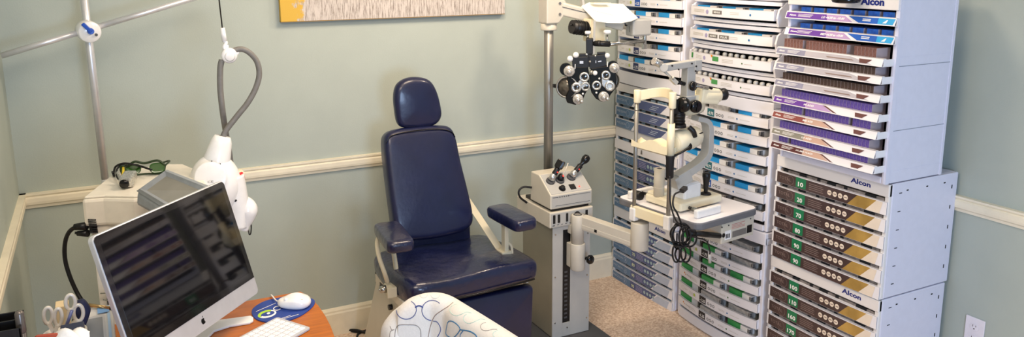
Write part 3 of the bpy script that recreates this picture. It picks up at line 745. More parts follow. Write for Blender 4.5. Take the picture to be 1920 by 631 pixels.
# seat
so = smooth_path([(.932, 2.93, 0), (.940, 2.80, 0), (.958, 2.710, 0), (.995, 2.682, 0), (1.09, 2.678, 0), (1.26, 2.685, 0), (1.42, 2.700, 0), (1.49, 2.708, 0), (1.528, 2.735, 0), (1.520, 2.86, 0), (1.490, 3.00, 0), (1.47, 3.12, 0), (1.40, 3.15, 0), (1.20, 3.155, 0), (1.02, 3.15, 0), (.950, 3.10, 0)], 5, True)
so = [(p.x, p.y) for p in so]
def seatf(u, v, w): return V((u, v, .425+w*(1-.10*max(0, (v-2.9)/.25))+.006*math.sin(u*18)*math.sin(v*13)*(1 if w > .05 else 0)))
obj('seat', MB().pad(so, seatf, .098, .034, .012, rings=5), NAVYW, ch, sub=1)
obj('seat_pan', MB().prism([(1.24+(a-1.24)*.97, 2.96+(b-2.92)*.86) for a, b in so], lambda u, v, w: (u, v, w), .405, .430), BLACK, ch, bevel=.003)
# seam and folded plastic cover lines along the front
obj('front_seam', MB().tube([(1.0, 2.683, .441), (1.1, 2.676, .441), (1.26, 2.678, .441), (1.42, 2.693, .441), (1.50, 2.704, .441)], .004), BLACKG, ch)
# back flap
obj('lower_back', MB().pad([(a+.0, b) for a, b in rrect(.36, .22, .03, 5, 1.215, .575)], lambda u, v, w: V((u, 3.135+.02*(v-.5)-w, v)), .05, .02), NAVY, ch)
# backrest: outline in (x, z), leaning back
bo = smooth_path([(1.045, .66), (1.040, .60), (1.062, .565), (1.12, .550), (1.22, .545), (1.32, .553), (1.375, .572), (1.397, .62), (1.385, .72), (1.366, .85), (1.355, .955), (1.335, .992), (1.28, 1.005), (1.19, 1.008), (1.10, 1.006), (1.062, .992), (1.048, .95), (1.043, .80)], 0+5, True) if False else None
bo = [(p[0], p[1]) for p in [(q.x, q.y) for q in smooth_path([(a, b, 0) for a, b in [(1.030, .66), (1.034, .585), (1.065, .556), (1.13, .546), (1.22, .542), (1.32, .548), (1.372, .566), (1.392, .61), (1.383, .72), (1.368, .85), (1.360, .945), (1.338, .990), (1.28, 1.003), (1.19, 1.006), (1.10, 1.004), (1.052, .990), (1.035, .945), (1.030, .80)]], 4, True)]]
def backf(u, v, w): return V((u, 3.10+.11*(v-.55)/.45+.03-w-.012*math.cos((v-.55)/.45*PI), v+w*.2))
obj('backrest', MB().pad(bo, backf, .095, .030, .012, rings=5), NAVY, ch, sub=1)
obj('back_seam', MB().tube([backf(1.040, .952, .088), backf(1.058, .975, .094), backf(1.10, .985, .097), backf(1.19, .989, .098), backf(1.28, .985, .097), backf(1.335, .968, .094), backf(1.352, .945, .088)], .0022), BLACKG, ch)
# headrest
ho = [(q.x, q.y) for q in smooth_path([(a, b, 0) for a, b in [(1.098, 1.10), (1.110, 1.030), (1.160, 1.012), (1.22, 1.008), (1.280, 1.018), (1.308, 1.05), (1.306, 1.10), (1.290, 1.165), (1.262, 1.210), (1.215, 1.228), (1.160, 1.228), (1.115, 1.205), (1.098, 1.16)]], 4, True)]
obj('headrest', MB().pad(ho, lambda u, v, w: V((u, 3.235+.05*(v-1.1)-w, v)), .06, .026, .010, rings=4), NAVY, ch, sub=1)
m = MB(); m.box((1.180, 3.20, .90), (1.235, 3.215, 1.10)); m.box((1.185, 3.185, .985), (1.230, 3.20, 1.03)); obj('headrest_post', m, BLACK, ch, bevel=.003)
# armrest pads
for sgn, cx, cy_, rz in ((-1, .945, 2.815, -.10), (1, 1.452, 2.815, .10)):
    R = Matrix.Translation((cx, cy_, 0)) @ Matrix.Rotation(rz if sgn < 0 else rz*.6, 4, 'Z')
    a = obj('armrest', MB(R).pad(rrect(.105, .265, .028, 5), lambda u, v, w: V((u, v, .655+w)), .048, .018, .004), NAVYW, ch, sub=1)
    m = MB(R)
    if sgn < 0:
        m.tube([(-.03, .10, .665), (-.052, .06, .64), (-.056, .01, .60), (-.045, -.02, .55), (-.030, .0, .50)], .009, 8)
        m.tube([(.01, .09, .66), (.015, .08, .60), (.02, .06, .52), (.02, .04, .46)], .010, 8)
        m.box((-.038, -.03, .445), (.0, .03, .485))
    else:
        m.bar((-.045, .34, .70), (-.02, .05, .520), .006, .034, up=(1, 0, 0)); m.box((-.045, -.005, .50), (.0, .045, .535)); m.box((-.030, .00, .53), (-.012, .03, .66)); m.tube([(-.012, .01, .57), (.004, .005, .55), (.004, .0, .51)], .006, 6)
        m.box((-.04, .0, .42), (-.005, .04, .51))
    br = obj('bracket', m, mat('bracket_ivory', '#cbc3ab', .4), a, bevel=.002)
    k = MB(); kx = -.046 if sgn < 0 else -.03
    if sgn < 0:
        k.cyl((-.062, -.005, .475), (-.038, -.005, .475), .013, .015); k.cyl((-.066, -.005, .475), (-.06, -.005, .475), .006)
        obj('pivot_bolt', MB(R).add(k.v, k.f, True), CHROME, a)
    else:
        k.cyl((-.020, -.010, .515), (-.020, .0, .515), .009); obj('pivot_bolt', MB(R).add(k.v, k.f, True), DKGREY, a)
m = MB(); m.hexa([(.955, 2.90, .0), (1.43, 2.90, .0), (1.43, 3.34, 0), (.955, 3.34, 0), (1.00, 2.86, .40), (1.45, 2.86, .40), (1.45, 3.20, .40), (1.00, 3.20, .40)]); obj('base', m, IVORY, ch, bevel=.006)
m = MB(); m.box((1.12, 3.02, .38), (1.30, 3.20, .50)); m.bar((1.21, 3.17, .48), (1.21, 3.225, .95), .10, .02, up=(0, 1, 0)); obj('back_support', m, IVORY, ch, bevel=.003)
m = MB(); m.bar((.952, 2.74, .425), (.948, 3.06, .425), .012, .035); m.bar((1.492, 2.75, .425), (1.48, 3.06, .425), .012, .035); obj('side_rail', m, IVORY, ch, bevel=.002)
m = MB(); m.cyl((.990, 3.0, .31), (.975, 3.0, .31), .012); obj('base_bolt', m, BLACK, ch)
# leg panel
lo = rrect(.47, .40, .02, 4, 1.275, .205)
obj('leg_panel', MB().pad(lo, lambda u, v, w: V((u-.015*(v<.1), 2.775-w-.02*math.sin(PI*max(0, min(1, (v-.0)/.42))), v)), .05, .018, .004, rings=4), NAVY, ch, sub=1)

# ------------------------------------------------------------------ instrument stand
CX0, CX1, CYF, CYB = 1.722, 1.918, 2.940, 3.225
st = thing('instrument_stand', 'beige ophthalmic instrument stand with a grey control console and steel post', 'stand', (1.82, 3.08, 0))
m = MB(); m.box((CX0+.003, CYF+.002, .024), (CX1-.003, CYB, .553)); obj('column', m, GREYM, st, bevel=.004)
m = MB(); m.box((CX0, CYF-.004, .024), (1.775, CYF+.004, .553)); m.box((1.815, CYF-.004, .024), (CX1, CYF+.004, .553)); m.box((1.775, CYF-.004, .024), (1.815, CYF+.004, .09)); m.box((1.775, CYF-.004, .535), (1.815, CYF+.004, .553)); obj('front_cover', m, PANEL, st, bevel=.001)
m = MB(); m.box((1.775, CYF-.001, .09), (1.815, CYF+.003, .535)); sl = obj('slot', m, BLACK, st)
m = MB()
for k in range(12): m.box((1.785, CYF-.0035, .11+k*.020), (1.80, CYF-.001, .118+k*.020))
obj('slot_rack', m, DKGREY, sl)
m = MB()
for x, z in ((1.735, .52), (1.735, .32), (1.905, .30), (1.735, .10), (1.905, .09), (1.80, .065), (1.905, .5)): m.cyl((x, CYF-.007, z), (x, CYF-.003, z), .0035, n=10)
obj('cover_screw', m, CHROME, st)
obj('base_plate', MB().prism([(1.60, 2.80), (1.66, 2.74), (1.90, 2.74), (1.976, 2.82), (1.976, 3.28), (1.60, 3.28)], lambda u, v, w: (u, v, w), 0, .022), DKGREY, st, bevel=.003)
# lower control box
pf = [at('Y', CYF-.012, 1029.8, 398.5), at('Y', CYF-.012, 1029.8, 371.6)]
lz0, lz1 = .556, .628
m = MB(); m.box((1.700, CYF-.015, lz0), (1.925, CYB+.01, lz1)); lc = obj('control_box', m, IVORY, st, bevel=.004)
m = MB(); m.box((1.706, CYF-.0175, lz0+.006), (1.919, CYF-.014, lz1-.006)); pn = obj('switch_panel', m, PANEL, st, bevel=.001)
m = MB()
for x, w in ((1.720, .011), (1.744, .011), (1.786, .010), (1.888, .011)): m.box((x-w/2, CYF-.021, lz0+.022), (x+w/2, CYF-.017, lz1-.012))
m.cyl((1.838, CYF-.022, .600), (1.838, CYF-.017, .600), .017); m.cyl((1.838, CYF-.034, .600), (1.838, CYF-.022, .600), .010, .009)
obj('switch', m, BLACK, lc, bevel=.0008)
m = MB(); FP = lambda a, b: V((a, CYF-.0179, b))
for a in range(8): m.box((1.735+a*.021, CYF-.0182, lz0+.0125), (1.745+a*.021, CYF-.0176, lz0+.0145))
m.box((1.712, CYF-.0182, lz0+.010), (1.724, CYF-.0176, lz0+.013)); obj('panel_print', m, BLACK, lc)
# console
Y0 = CYF-.010
prof = [(Y0, .640), (Y0, .705), (Y0+.105, .775), (Y0+.18, .775), (Y0+.185, .640)]
m = MB(); m.prism(prof, lambda u, v, w: (w, u, v), 1.706, 1.922); cs = obj('console', m, IVORY, st, bevel=.005)
m = MB(); m.box((1.72, CYF+.0, .627), (1.91, CYB-.04, .642)); obj('console_foot', m, BLACK, st)
m = MB(); m.box((1.712, Y0-.0015, .648), (1.916, Y0+.001, .700)); obj('console_front', m, PANEL, cs)
sn = V((0, -.55, .835)).normalized(); sdir = V((0, .832, .555)).normalized()
def sl_(x, k, o=0): return V((x, Y0, .705))+V((0, .105, .070))*k+V((0, -.070, .105)).normalized()*o
nn = V((0, -.070, .105)).normalized()
m = MB(); m.hexa([sl_(1.712, .03, 0), sl_(1.916, .03, 0), sl_(1.916, .97, 0), sl_(1.712, .97, 0), sl_(1.712, .03, .0015), sl_(1.916, .03, .0015), sl_(1.916, .97, .0015), sl_(1.712, .97, .0015)]); obj('console_slope', m, PANEL, cs)
m = MB(); m.box((1.716, Y0-.0022, .6925), (1.745, Y0-.0014, .6945)); m.box((1.79, Y0-.0022, .6935), (1.91, Y0-.0014, .6945)); m.box((1.73, Y0-.0022, .654), (1.91, Y0-.0014, .6552))
for a in range(5): m.box((1.75+a*.011, Y0-.0022, .691), (1.755+a*.011, Y0-.0014, .695))
obj('console_print', m, BLACK, cs)
wells = [(1.742, .62), (1.790, .60), (1.852, .66)]
m = MB()
for x, k in wells: m.cyl(sl_(x, k, .001), sl_(x, k, .010), .021, .019)
obj('well_collar', m, DKGREY, cs)
m = MB(); m.cyl(sl_(1.778, .22, .001), sl_(1.778, .22, .016), .013, .010); m.cyl(sl_(1.778, .22, .001), sl_(1.778, .22, .004), .016); obj('knob', m, BLACK, cs)
m = MB(); c_ = sl_(1.832, .22, .001); m.hexa([sl_(1.818, .12, .001), sl_(1.846, .12, .001), sl_(1.846, .34, .001), sl_(1.818, .34, .001), sl_(1.818, .12, .005), sl_(1.846, .12, .005), sl_(1.846, .34, .005), sl_(1.818, .34, .005)]); obj('rocker', m, BLACK, cs)
m = MB(); m.sphere(sl_(1.866, .20, .003), .0035, 10, 8); obj('indicator_led', m, PRED, cs)
m = MB(); m.tube([(1.705, 3.10, .70), (1.67, 3.11, .705), (1.645, 3.11, .69), (1.65, 3.11, .66), (1.69, 3.12, .625)], .005, 8); obj('console_cable', m, RUBBER, st)
# scopes in wells
def scope(label, x, k, lean, ln, head):
    t = thing('hand_scope', label, 'scope', sl_(x, k, .010), None)
    b0 = sl_(x, k, .008); d = lean.normalized()
    obj('sleeve', MB().lathe([(.0, 0), (.015, 0), (.015, .022), (.012, .028), (.012, .032)], b0, d), SILVER, t)
    h = MB().lathe([(.0115, .028), (.013, .036), (.012, .050), (.0135, .064), (.0115, .066)], b0, d); obj('handle', h, BLACK, t)
    m = MB(); p = b0+d*.062; q2 = b0+d*(.062+ln)
    if head == 'block': m.bar(p, q2, .030, .034, up=(0, -.5, 1)); m.bar(p+d*.006, q2-d*.004, .036, .026, up=(0, -.5, 1))
    else: m.lathe([(.006, 0), (.010, .006), (.0085, .014), (.0165, .030), (.0185, .042), (.016, .056), (.006, .061), (0, .062)], p, d)
    obj('head', m, BLACKG, t, bevel=.003)
    r = MB(); r.sphere(b0+d*.040+V((.004, -.011, .004)), .0028, 8, 6); obj('indicator_led', r, PRED, t)
scope('black handheld scope with a square head leaning right in the left console well', 1.742, .62, V((.55, -.05, .85)), .040, 'block')
scope('black handheld scope with a rounded head leaning right in the right console well', 1.852, .66, V((.62, -.02, .62)), .05, 'round')
t = thing('hand_scope', 'short black scope with a glowing red tip in the middle console well', 'scope', sl_(1.790, .60, .010))
obj('handle', MB().lathe([(0, 0), (.014, 0), (.016, .012), (.012, .022), (.008, .028), (0, .029)], sl_(1.790, .60, .006), (.15, -.2, 1)), BLACK, t)
obj('indicator_led', MB().sphere(sl_(1.797, .60, .030), .004, 10, 8), PRED, t)
obj('cord', MB().tube([sl_(1.79, .6, .02), sl_(1.81, .72, .05), sl_(1.835, .95, .06)], .0025), IVORY, t)
# post and arms
PY = 3.165; PXp = at('Y', PY, 1028, 280).x
obj('post', MB().cyl((PXp, PY, .60), (PXp, PY, 1.66), .0215, n=28), STEEL, st)
zc = at('Y', PY-.02, 1031, 57).z
m = MB(); m.lathe([(.0215, 0), (.036, 0), (.037, .004), (.037, .030), (.0215, .030)], (PXp, PY, zc)); obj('post_collar', m, IVORY, st)
def ppt(x, y, Y): return at('Y', Y, x, y)
AY = PY-.01
# pivot housing (rounded box) over the post, arm reaching right and forward
m = MB(); ax = PXp
hz0, hz1 = zc+.031, zc+.145
poly = [(-.036, hz0)] + [(.028, hz0), (.060, hz0+.040), (.070, hz0+.072), (.062, hz0+.100), (.040, hz1), (-.036, hz1)]
m.prism(poly, lambda u, v, w: (ax+u, w, v), PY-.045, PY+.035); hd = obj('arm_head', m, GREYE, st, bevel=.006)
m = MB()
for dz in (.030, .078): m.cyl((ax+.030, PY-.049, hz0+dz+.012), (ax+.030, PY-.044, hz0+dz+.012), .006, n=12)
obj('head_screw', m, CHROME, hd)
A0 = V((ax+.045, PY-.01, hz0+.068)); EL = V((2.115, 2.985, 0)); EL.z = at('Y', 2.985, 1185, 45).z
m = MB(); m.bar(A0, EL, .055, .058); ua = obj('upper_arm', m, GREYE, st, bevel=.006)
m = MB(); d_ = (EL-A0).normalized(); sd = d_.cross(V((0, 0, 1))).normalized()
m.bar(A0+sd*.029+V((0, 0, .010)), A0+d_*.18+sd*.029+V((0, 0, .012)), .0012, .003); obj('arm_groove', m, DKGREY, ua)
# elbow block
e0 = at('Y', 2.97, 1187, 36); e1 = at('Y', 2.97, 1218, 66)
m = MB(); m.box((e0.x-.010, 2.955, e1.z), (e1.x, 3.015, e0.z)); eb = obj('elbow_block', m, PANEL, st, bevel=.008)
m = MB(); m.cyl((EL.x-.012, 2.958, EL.z-.002), (EL.x-.012, 2.948, EL.z-.002), .004, n=12); m.box((e0.x-.03, 2.9545, e1.z+.02), (e0.x-.0285, 2.956, e0.z-.03)); obj('elbow_screw', m, BLACK, eb)
r0 = at('Y', 2.985, 1209, 60); r1 = at('Y', 2.985, 1209, 91)
m = MB(); m.cyl((r0.x, 2.985, r1.z), (r0.x, 2.985, r0.z+.01), .0095); m.box((r0.x-.011, 2.978, r1.z-.002), (r0.x+.011, 2.992, r1.z+.02)); obj('drop_rod', m, CHROME, st, bevel=.001)
# bright plate of the overhead lamp resting on the arm
PLT = mat('lamp_shade_white', '#fffaf0', .5)
pts = [(1090, 11, 3.08), (1105, 4, 3.12), (1130, 6, 3.12), (1168, 7, 3.08), (1196, 33, 2.96), (1184, 38, 2.93), (1165, 41.5, 2.92), (1140, 41, 2.93), (1116, 38, 2.96)]
P3 = [at('Y', Y, x, y) for x, y, Y in pts]
m = MB(); n = len(P3); m.add([p for p in P3]+[p-V((0, 0, .005)) for p in P3], [tuple(range(n)), tuple(range(2*n-1, n-1, -1))]+[(i, (i+1) % n, n+(i+1) % n, n+i) for i in range(n)])
lp = obj('lamp_plate', m, PLT, st, bevel=.001)
m = MB(); c1 = at('Y', 3.08, 1110, 6); c2 = at('Y', 3.08, 1142, 6); m.bar(c1, c2, .03, .006); obj('plate_rim', m, IVORY2, lp)
m = MB(); c1 = at('Y', 3.1, 1086, 0)+V((0, 0, .06)); c2 = at('Y', 3.1, 1093, 12); m.bar(c1, c2, .022, .012); obj('lamp_link', m, PANEL, st, bevel=.002)
# ivory drum and black cylinder under the arm
d0 = at('Y', 3.03, 1100, 44); d1 = at('Y', 3.03, 1127, 76)
m = MB(); m.box((d0.x, 3.0, d1.z), (d1.x, 3.06, d0.z+.02)); m.box((d1.x-.004, 3.0, d1.z+.002), (d1.x+.004, 3.06, d0.z)); obj('lamp_housing', m, CREAMP, st, bevel=.008)
b0 = at('Y', 3.03, 1072, 50); b1 = at('Y', 3.03, 1101, 54)
m = MB(); m.cyl(b0, b1, .030, .031); 
for k in range(5): m.cyl(b0.lerp(b1, .18+k*.17), b0.lerp(b1, .22+k*.17), .0325)
m.cyl(b0+V((-.008, 0, .008)), b0+V((.002, 0, .008)), .004)
obj('lamp_cap', m, BLACK, st)
m = MB(); s0 = at('Y', 2.95, 1115, 38); s1 = at('Y', 2.95, 1113, 102); m.bar(s0, s1, .010, .004, up=(0, 1, 0)); obj('near_rod', m, PANEL, st, bevel=.001)
# lower bracket: pivot cylinder and slit lamp arm
pvx, pvy = 1.835, 2.895
m = MB(); m.lathe([(0, 0), (.030, 0), (.034, .006), (.034, .125), (0, .125)], (pvx-.008, pvy, .355), n=24); m.box((1.795, pvy-.0, .365), (1.850, CYF, .475)); obj('sliding_bracket', m, GREYE, st, bevel=.003)
m = MB(); m.lathe([(0, 0), (.0285, 0), (.0285, .128), (.026, .131), (0, .131)], (pvx-.01, pvy, .480)); m.box((1.800, pvy, .52), (1.845, CYF, .56)); pc = obj('pivot_post', m, GREYE, st)
m = MB(); m.lathe([(.012, 0), (.012, .001), (.020, .001), (.020, 0)], (pvx-.01, pvy, .6112)); m.bar((pvx-.028, pvy, .6118), (pvx+.008, pvy, .6118), .003, .0012); obj('post_cap_print', m, DKGREY, pc)
m = MB(); kp = V((pvx+.018, pvy-.028, .412)); m.lathe([(0, 0), (.008, 0), (.008, .012), (.019, .016), (.021, .026), (.017, .034), (0, .036)], kp, (.35, -1, 0)); obj('clamp_knob', m, BLACKG, st)
TB = V((1.945, 2.600, 0))
a0 = V((pvx+.010, pvy-.01, .578)); a1 = V((TB.x-.005, TB.y, .562))
m = MB(); m.bar(a0, a1, .042, .060); m.bar(a0-V((0, 0, .014)), a1-V((0, 0, .016)), .045, .020); m.lathe([(0, 0), (.036, 0), (.038, .004), (.038, .12), (0, .12)], (TB.x, TB.y, .525), n=24); sa = obj('slit_lamp_arm', m, GREYE, st, bevel=.003)
q_ = a0.lerp(a1, .30); dd = (a1-a0).normalized(); sdd = dd.cross(V((0, 0, 1))).normalized()
m = MB(); m.bar(q_+sdd*.0215-dd*.007+V((0, 0, -.012)), q_+sdd*.0215+dd*.007+V((0, 0, -.012)), .003, .013); obj('arm_catch', m, BLACK, sa)

# ------------------------------------------------------------------ phoropter
O = at('Y', 2.97, 1100, 145.9); vd = V((O.x, O.y, 0)).normalized()
PR = V((vd.y, -vd.x, 0)); PN = -vd; PU = V((0, 0, 1)); PS = (O-EYEP).dot(_f)/F_PX/4.857
ph = thing('phoropter', 'black phoropter with silver lens dials hanging from the stand arm', 'phoropter', O)
def pp(x, y, o=0): return O+PR*((x-340)*PS)+PU*(-(y-320)*PS)+PN*o
def pr_(px): return px*PS
def ppoly(mb, pts, a, b, sm=False): return mb.prism(pts, lambda u, v, w: pp(u, v, w), a, b, sm)
m = MB()
ppoly(m, [(200, 215), (350, 215), (366, 300), (362, 400), (325, 470), (305, 535), (240, 565), (165, 545), (150, 500), (180, 420), (160, 300)], -.02, .02)
obj('lens_body', m, BLACKG, ph, bevel=.004)
m = MB(); ppoly(m, [(378, 225), (540, 200), (600, 250), (612, 330), (600, 410), (556, 470), (535, 520), (480, 535), (425, 505), (385, 450), (366, 380), (366, 300)], -.02, .02)
obj('lens_body', m, BLACKG, ph, bevel=.004)
m = MB(); ppoly(m, [(205, 130), (350, 120), (355, 225), (210, 225)], -.018, .018); ppoly(m, [(358, 115), (512, 100), (515, 205), (365, 235)], -.018, .018); ppoly(m, [(430, 84), (505, 80), (505, 104), (430, 106)], -.01, .012); ppoly(m, [(270, 98), (350, 96), (350, 132), (270, 134)], -.01, .012); ppoly(m, [(335, 100), (388, 100), (388, 215), (335, 215)], -.015, .015)
obj('top_bracket', m, BLACK, ph, bevel=.002)
m = MB(); ppoly(m, [(328, -40), (392, -42), (392, 100), (332, 102)], -.018, .018); obj('mount_block', m, BLACK, ph, bevel=.003)
# sleeve and chrome bar back to the elbow rod
m = MB(); m.cyl(pp(385, 5, 0), pp(545, 12, 0), .0125); m.cyl(pp(430, 5, 0), pp(460, 7, 0), .0135); obj('bar_sleeve', m, BLACK, ph)
m = MB(); m.cyl(pp(540, 12, 0), V((r0.x, 2.985, pp(880, 20).z)), .0085); obj('crossbar', m, CHROME, ph)
def ring(x, y, R, r, z0=.020, z1=.032, m_=SILVER, par=ph):
    c0 = pp(x, y, z0); mb = MB(); R_, r_ = pr_(R), pr_(r)
    mb.lathe([(R_*.98, 0), (R_, z1-z0-.003), (R_*.93, z1-z0), (r_*1.1, z1-z0), (r_, z1-z0-.002), (r_, -.001)], c0, PN, n=30)
    o = obj('lens_ring', mb, m_, par); obj('lens', MB().lathe([(r_, .001), (r_*.5, .0025), (0, .003)], c0, PN, n=20), GLASSY, o); return o
for x, y, R, r in ((318, 305, 46, 27), (248, 400, 48, 23), (330, 390, 42, 26), (512, 287, 43, 25), (430, 380, 43, 25), (550, 385, 46, 22)): ring(x, y, R, r)
m = MB(); ppoly(m, [(265, 345), (300, 320), (345, 345), (350, 375), (300, 410), (270, 390)], .018, .028); ppoly(m, [(475, 310), (520, 320), (575, 340), (580, 410), (530, 425), (480, 380)], .018, .028); obj('turret_plate', m, SILVER, ph, bevel=.002)
def dial(x, y, R, o0=.02):
    mb = MB(); q = pr_(R); mb.lathe([(0, 0), (q*.96, 0), (q, .004), (q*.97, .012), (q*.78, .016), (q*.5, .015), (q*.45, .020), (q*.38, .030), (q*.2, .032), (0, .032)], pp(x, y, o0), PN, n=30)
    o = obj('dial', mb, mat('clear_dial', '#bdbcb8', .2, .4, var=.25, scale=160, coat=.5), ph); return o
dial(182, 252, 51); dial(264, 507, 49); dial(586, 220, 46); dial(495, 481, 48)
m = MB(); m.cyl(pp(150, 240, -.02), pp(150, 240, .018), pr_(55), n=28); m.cyl(pp(575, 215, -.02), pp(575, 215, .016), pr_(52), n=28); obj('drum', m, BLACKG, ph)
for x, y, r in ((298, 518, 17), (530, 492, 17)): obj('dial_knob', MB().sphere(pp(x, y, .056), pr_(r), 14, 10), SILVER, ph)
# big side rings
m = MB(); m.lathe([(pr_(88), -.008), (pr_(103), -.006), (pr_(106), .006), (pr_(96), .012), (pr_(88), .010)], pp(165, 402, .006), (PN+PR*-.12).normalized(), n=36); obj('side_ring', m, STEEL, ph)
m = MB(); m.lathe([(0, 0), (pr_(90), 0), (pr_(90), .004), (0, .006)], pp(165, 402, .004), (PN+PR*-.12).normalized(), n=30); obj('side_disc', m, mat('smoked_disc', '#6f6a60', .2, .5, var=.3, scale=80), ph)
m = MB(); m.lathe([(pr_(80), -.008), (pr_(94), -.006), (pr_(96), .006), (pr_(86), .012)], pp(545, 345, -.004), (PN+PR*.35).normalized(), n=36); obj('side_ring', m, STEEL, ph)
for x, y, r, mm in ((240, 108, 27, WHITEGL), (188, 143, 28, WHITEGL), (382, 262, 20, STEEL), (415, 268, 22, WHITEGL), (522, 112, 24, WHITEGL), (338, 102, 12, SILVER), (416, 116, 11, SILVER), (368, 167, 13, STEEL), (308, 458, 10, WHITEGL), (430, 447, 10, WHITEGL), (454, 318, 9, WHITEGL)):
    obj('knob', MB().sphere(pp(x, y, .014 if y < 200 else .024), pr_(r), 16, 12), mm, ph)
m = MB(); ppoly(m, [(275, 160), (308, 160), (308, 186), (275, 186)], .0182, .0188); ppoly(m, [(440, 160), (470, 156), (470, 168), (440, 170)], .0182, .0188); ppoly(m, [(418, 156), (424, 156), (424, 178), (418, 178)], .0182, .0188); obj('scale_print', m, L_PALE, ph)
m = MB(); m.bar(pp(236, 190, .02), pp(234, 232, .02), .004, .003); m.bar(pp(527, 165, .02), pp(525, 210, .02), .004, .003); obj('lever', m, WHITEGL, ph)
for x in (130, 395): 
    pass
obj('level_knob', MB().lathe([(0, 0), (.013, 0), (.014, .010), (.010, .014), (0, .014)], pp(345, -78, 0), (0, 0, 1)), WHITEGL, ph)
obj('level_knob', MB().lathe([(0, 0), (.016, 0), (.017, .012), (.012, .016), (0, .016)], pp(520, -80, -.01), (0, 0, 1)), WHITEGL, ph)
m = MB(); m.cyl(pp(520, -70, -.01), pp(520, 5, 0), .004); m.cyl(pp(345, -70, 0), pp(345, -38, 0), .005); obj('knob_shaft', m, CHROME, ph)
m = MB(); m.cyl(pp(85, 395, 0), pp(42, 395, 0), .009); m.box(*[pp(38, 380, -.01), pp(52, 412, .01)]); obj('side_clamp', m, BLACK, ph)
m = MB(); m.bar(pp(75, 395, -.01), pp(200, 395, -.01), .012, .012); obj('side_clamp_arm', m, BLACK, ph)

# ------------------------------------------------------------------ slit lamp table
TT = Matrix.Translation((1.985, 2.285, 0)) @ Matrix.Rotation(math.radians(8), 4, 'Z')
def tl(x, y, z): return TT @ V((x, y, z))
TW, TL_, TZ = .368, .462, .720
tb = thing('instrument_table', 'white-topped grey-edged table carried by the stand arm', 'table', tl(TW/2, TL_/2, TZ-.034), None)
rr = rrect(TW, TL_, .035, 5, TW/2, TL_/2)
obj('table_top', MB(TT).prism(rr, lambda u, v, w: (u, v, w), TZ-.030, TZ-.001), mat('grey_edge', '#6f7075', .5), tb, bevel=.005)
rr2 = rrect(TW-.008, TL_-.008, .032, 5, TW/2, TL_/2)
obj('laminate', MB(TT).prism(rr2, lambda u, v, w: (u, v, w), TZ-.002, TZ), WHITE2, tb)
ps = thing('power_supply', 'ivory power supply box with sockets and rating labels under the table', 'power box', tl(.22, .13, .615))
obj('case', MB(TT).box((.150, .010, .604), (.350, .20, .6885)), IVORY, ps, bevel=.004)
m = MB(TT)
m.box((.170, .0085, .618), (.205, .0152, .655)); obj('white_label', m, L_WHITE, ps)
m = MB(TT); [m.box((.174+.009*k, .0080, .624), (.180+.009*k, .0088, .642)) for k in range(3)]; obj('label_print', m, L_BLACK, ps)
m = MB(TT); m.box((.215, .0085, .620), (.300, .0102, .645)); obj('rating_label', m, L_GREYBOX, ps)
m = MB(TT); m.box((.305, .0085, .620), (.335, .0102, .652)); m.cyl((.162, .0085, .640), (.162, .011, .640), .009, n=16); obj('socket', m, BLACK, ps)
m = MB(TT); [m.box((.21, .0088, .656+.006*k), (.29-.02*(k == 2), .0102, .6580+.006*k)) for k in range(4)]; obj('warning_print', m, mat('print_pink', '#c98f86', .5), ps)
m = MB(TT); [m.cyl((x, .0085, z), (x, .0105, z), .003, n=8) for x, z in ((.19, .676), (.325, .678), (.15, .676))]; obj('case_screw', m, BLACK, ps)
# slit lamp instrument
sl = thing('slit_lamp', 'ivory slit lamp microscope with chin rest and black joystick on the grey-edged table', 'slit lamp', tl(.18, .23, TZ))
def zz(x, y, p): return at('Y', p, x, y)
# chin rest frame on the -x edge
pA = tl(-.012, .385, 0); pB = tl(-.012, .125, 0)
def solve(px, z):       # point on the chin rest plane (local x = -.012) seen at pixel x
    best = None
    for k in range(0, 470):
        p = tl(-.012, k*.001, z); d = p-EYEP; sx_ = 960+F_PX*d.dot(CR)/d.dot(_f)
        if best is None or abs(sx_-px) < best[0]: best = (abs(sx_-px), k*.001, 228.44+F_PX*d.dot(CD)/d.dot(_f))
    return best
yA = solve(1190, .70)[1]; yB = solve(1254, .70)[1]
def zat(yl, py):        # height on that post seen at pixel row py
    lo, hi = .2, 1.7
    for _ in range(40):
        mid = (lo+hi)/2; d = tl(-.012, yl, mid)-EYEP
        if CY+F_PX*d.dot(CD)/d.dot(_f) > py: lo = mid
        else: hi = mid
    return (lo+hi)/2
zA = lambda py: zat(yA, py); zB = lambda py: zat(yB, py)
m = MB(TT); m.box((-.024, yB-.016, TZ-.050), (-.006, yA+.016, TZ-.004)); obj('chin_rest_bar', m, CREAMP, sl, bevel=.004)
m = MB(TT); m.box((-.030, yA-.016, zA(412)), (-.002, yA+.016, zA(388))); m.box((-.030, yB-.016, zB(430)), (-.002, yB+.016, zB(403))); obj('post_bracket', m, WHITEGL, sl, bevel=.005)
m = MB(TT); m.cyl((-.016, yA, zA(395)), (-.016, yA, zA(186)), .0082); m.cyl((-.016, yB, zB(410)), (-.016, yB, zB(195)), .0085); obj('post', m, STEEL, sl)
m = MB(TT); m.lathe([(.0092, 0), (.0092, .002)], (-.016, yA, zA(206))); obj('post_mark', m, BLACK, sl)
m = MB(TT); m.lathe([(.012, 0), (.0155, .004), (.016, zB(300)-zB(333)), (.0185, zB(292)-zB(333)-.0), (.0185, zB(292)-zB(333)+.004), (.010, zB(292)-zB(333)+.004)], (-.016, yB, zB(333))); obj('height_knob', m, RUBBER, sl)
m = MB(TT); m.cyl((-.016, yB, zB(292)), (-.016, yB, zB(231)), .0150, .0145); obj('chin_sleeve', m, CREAMP, sl)
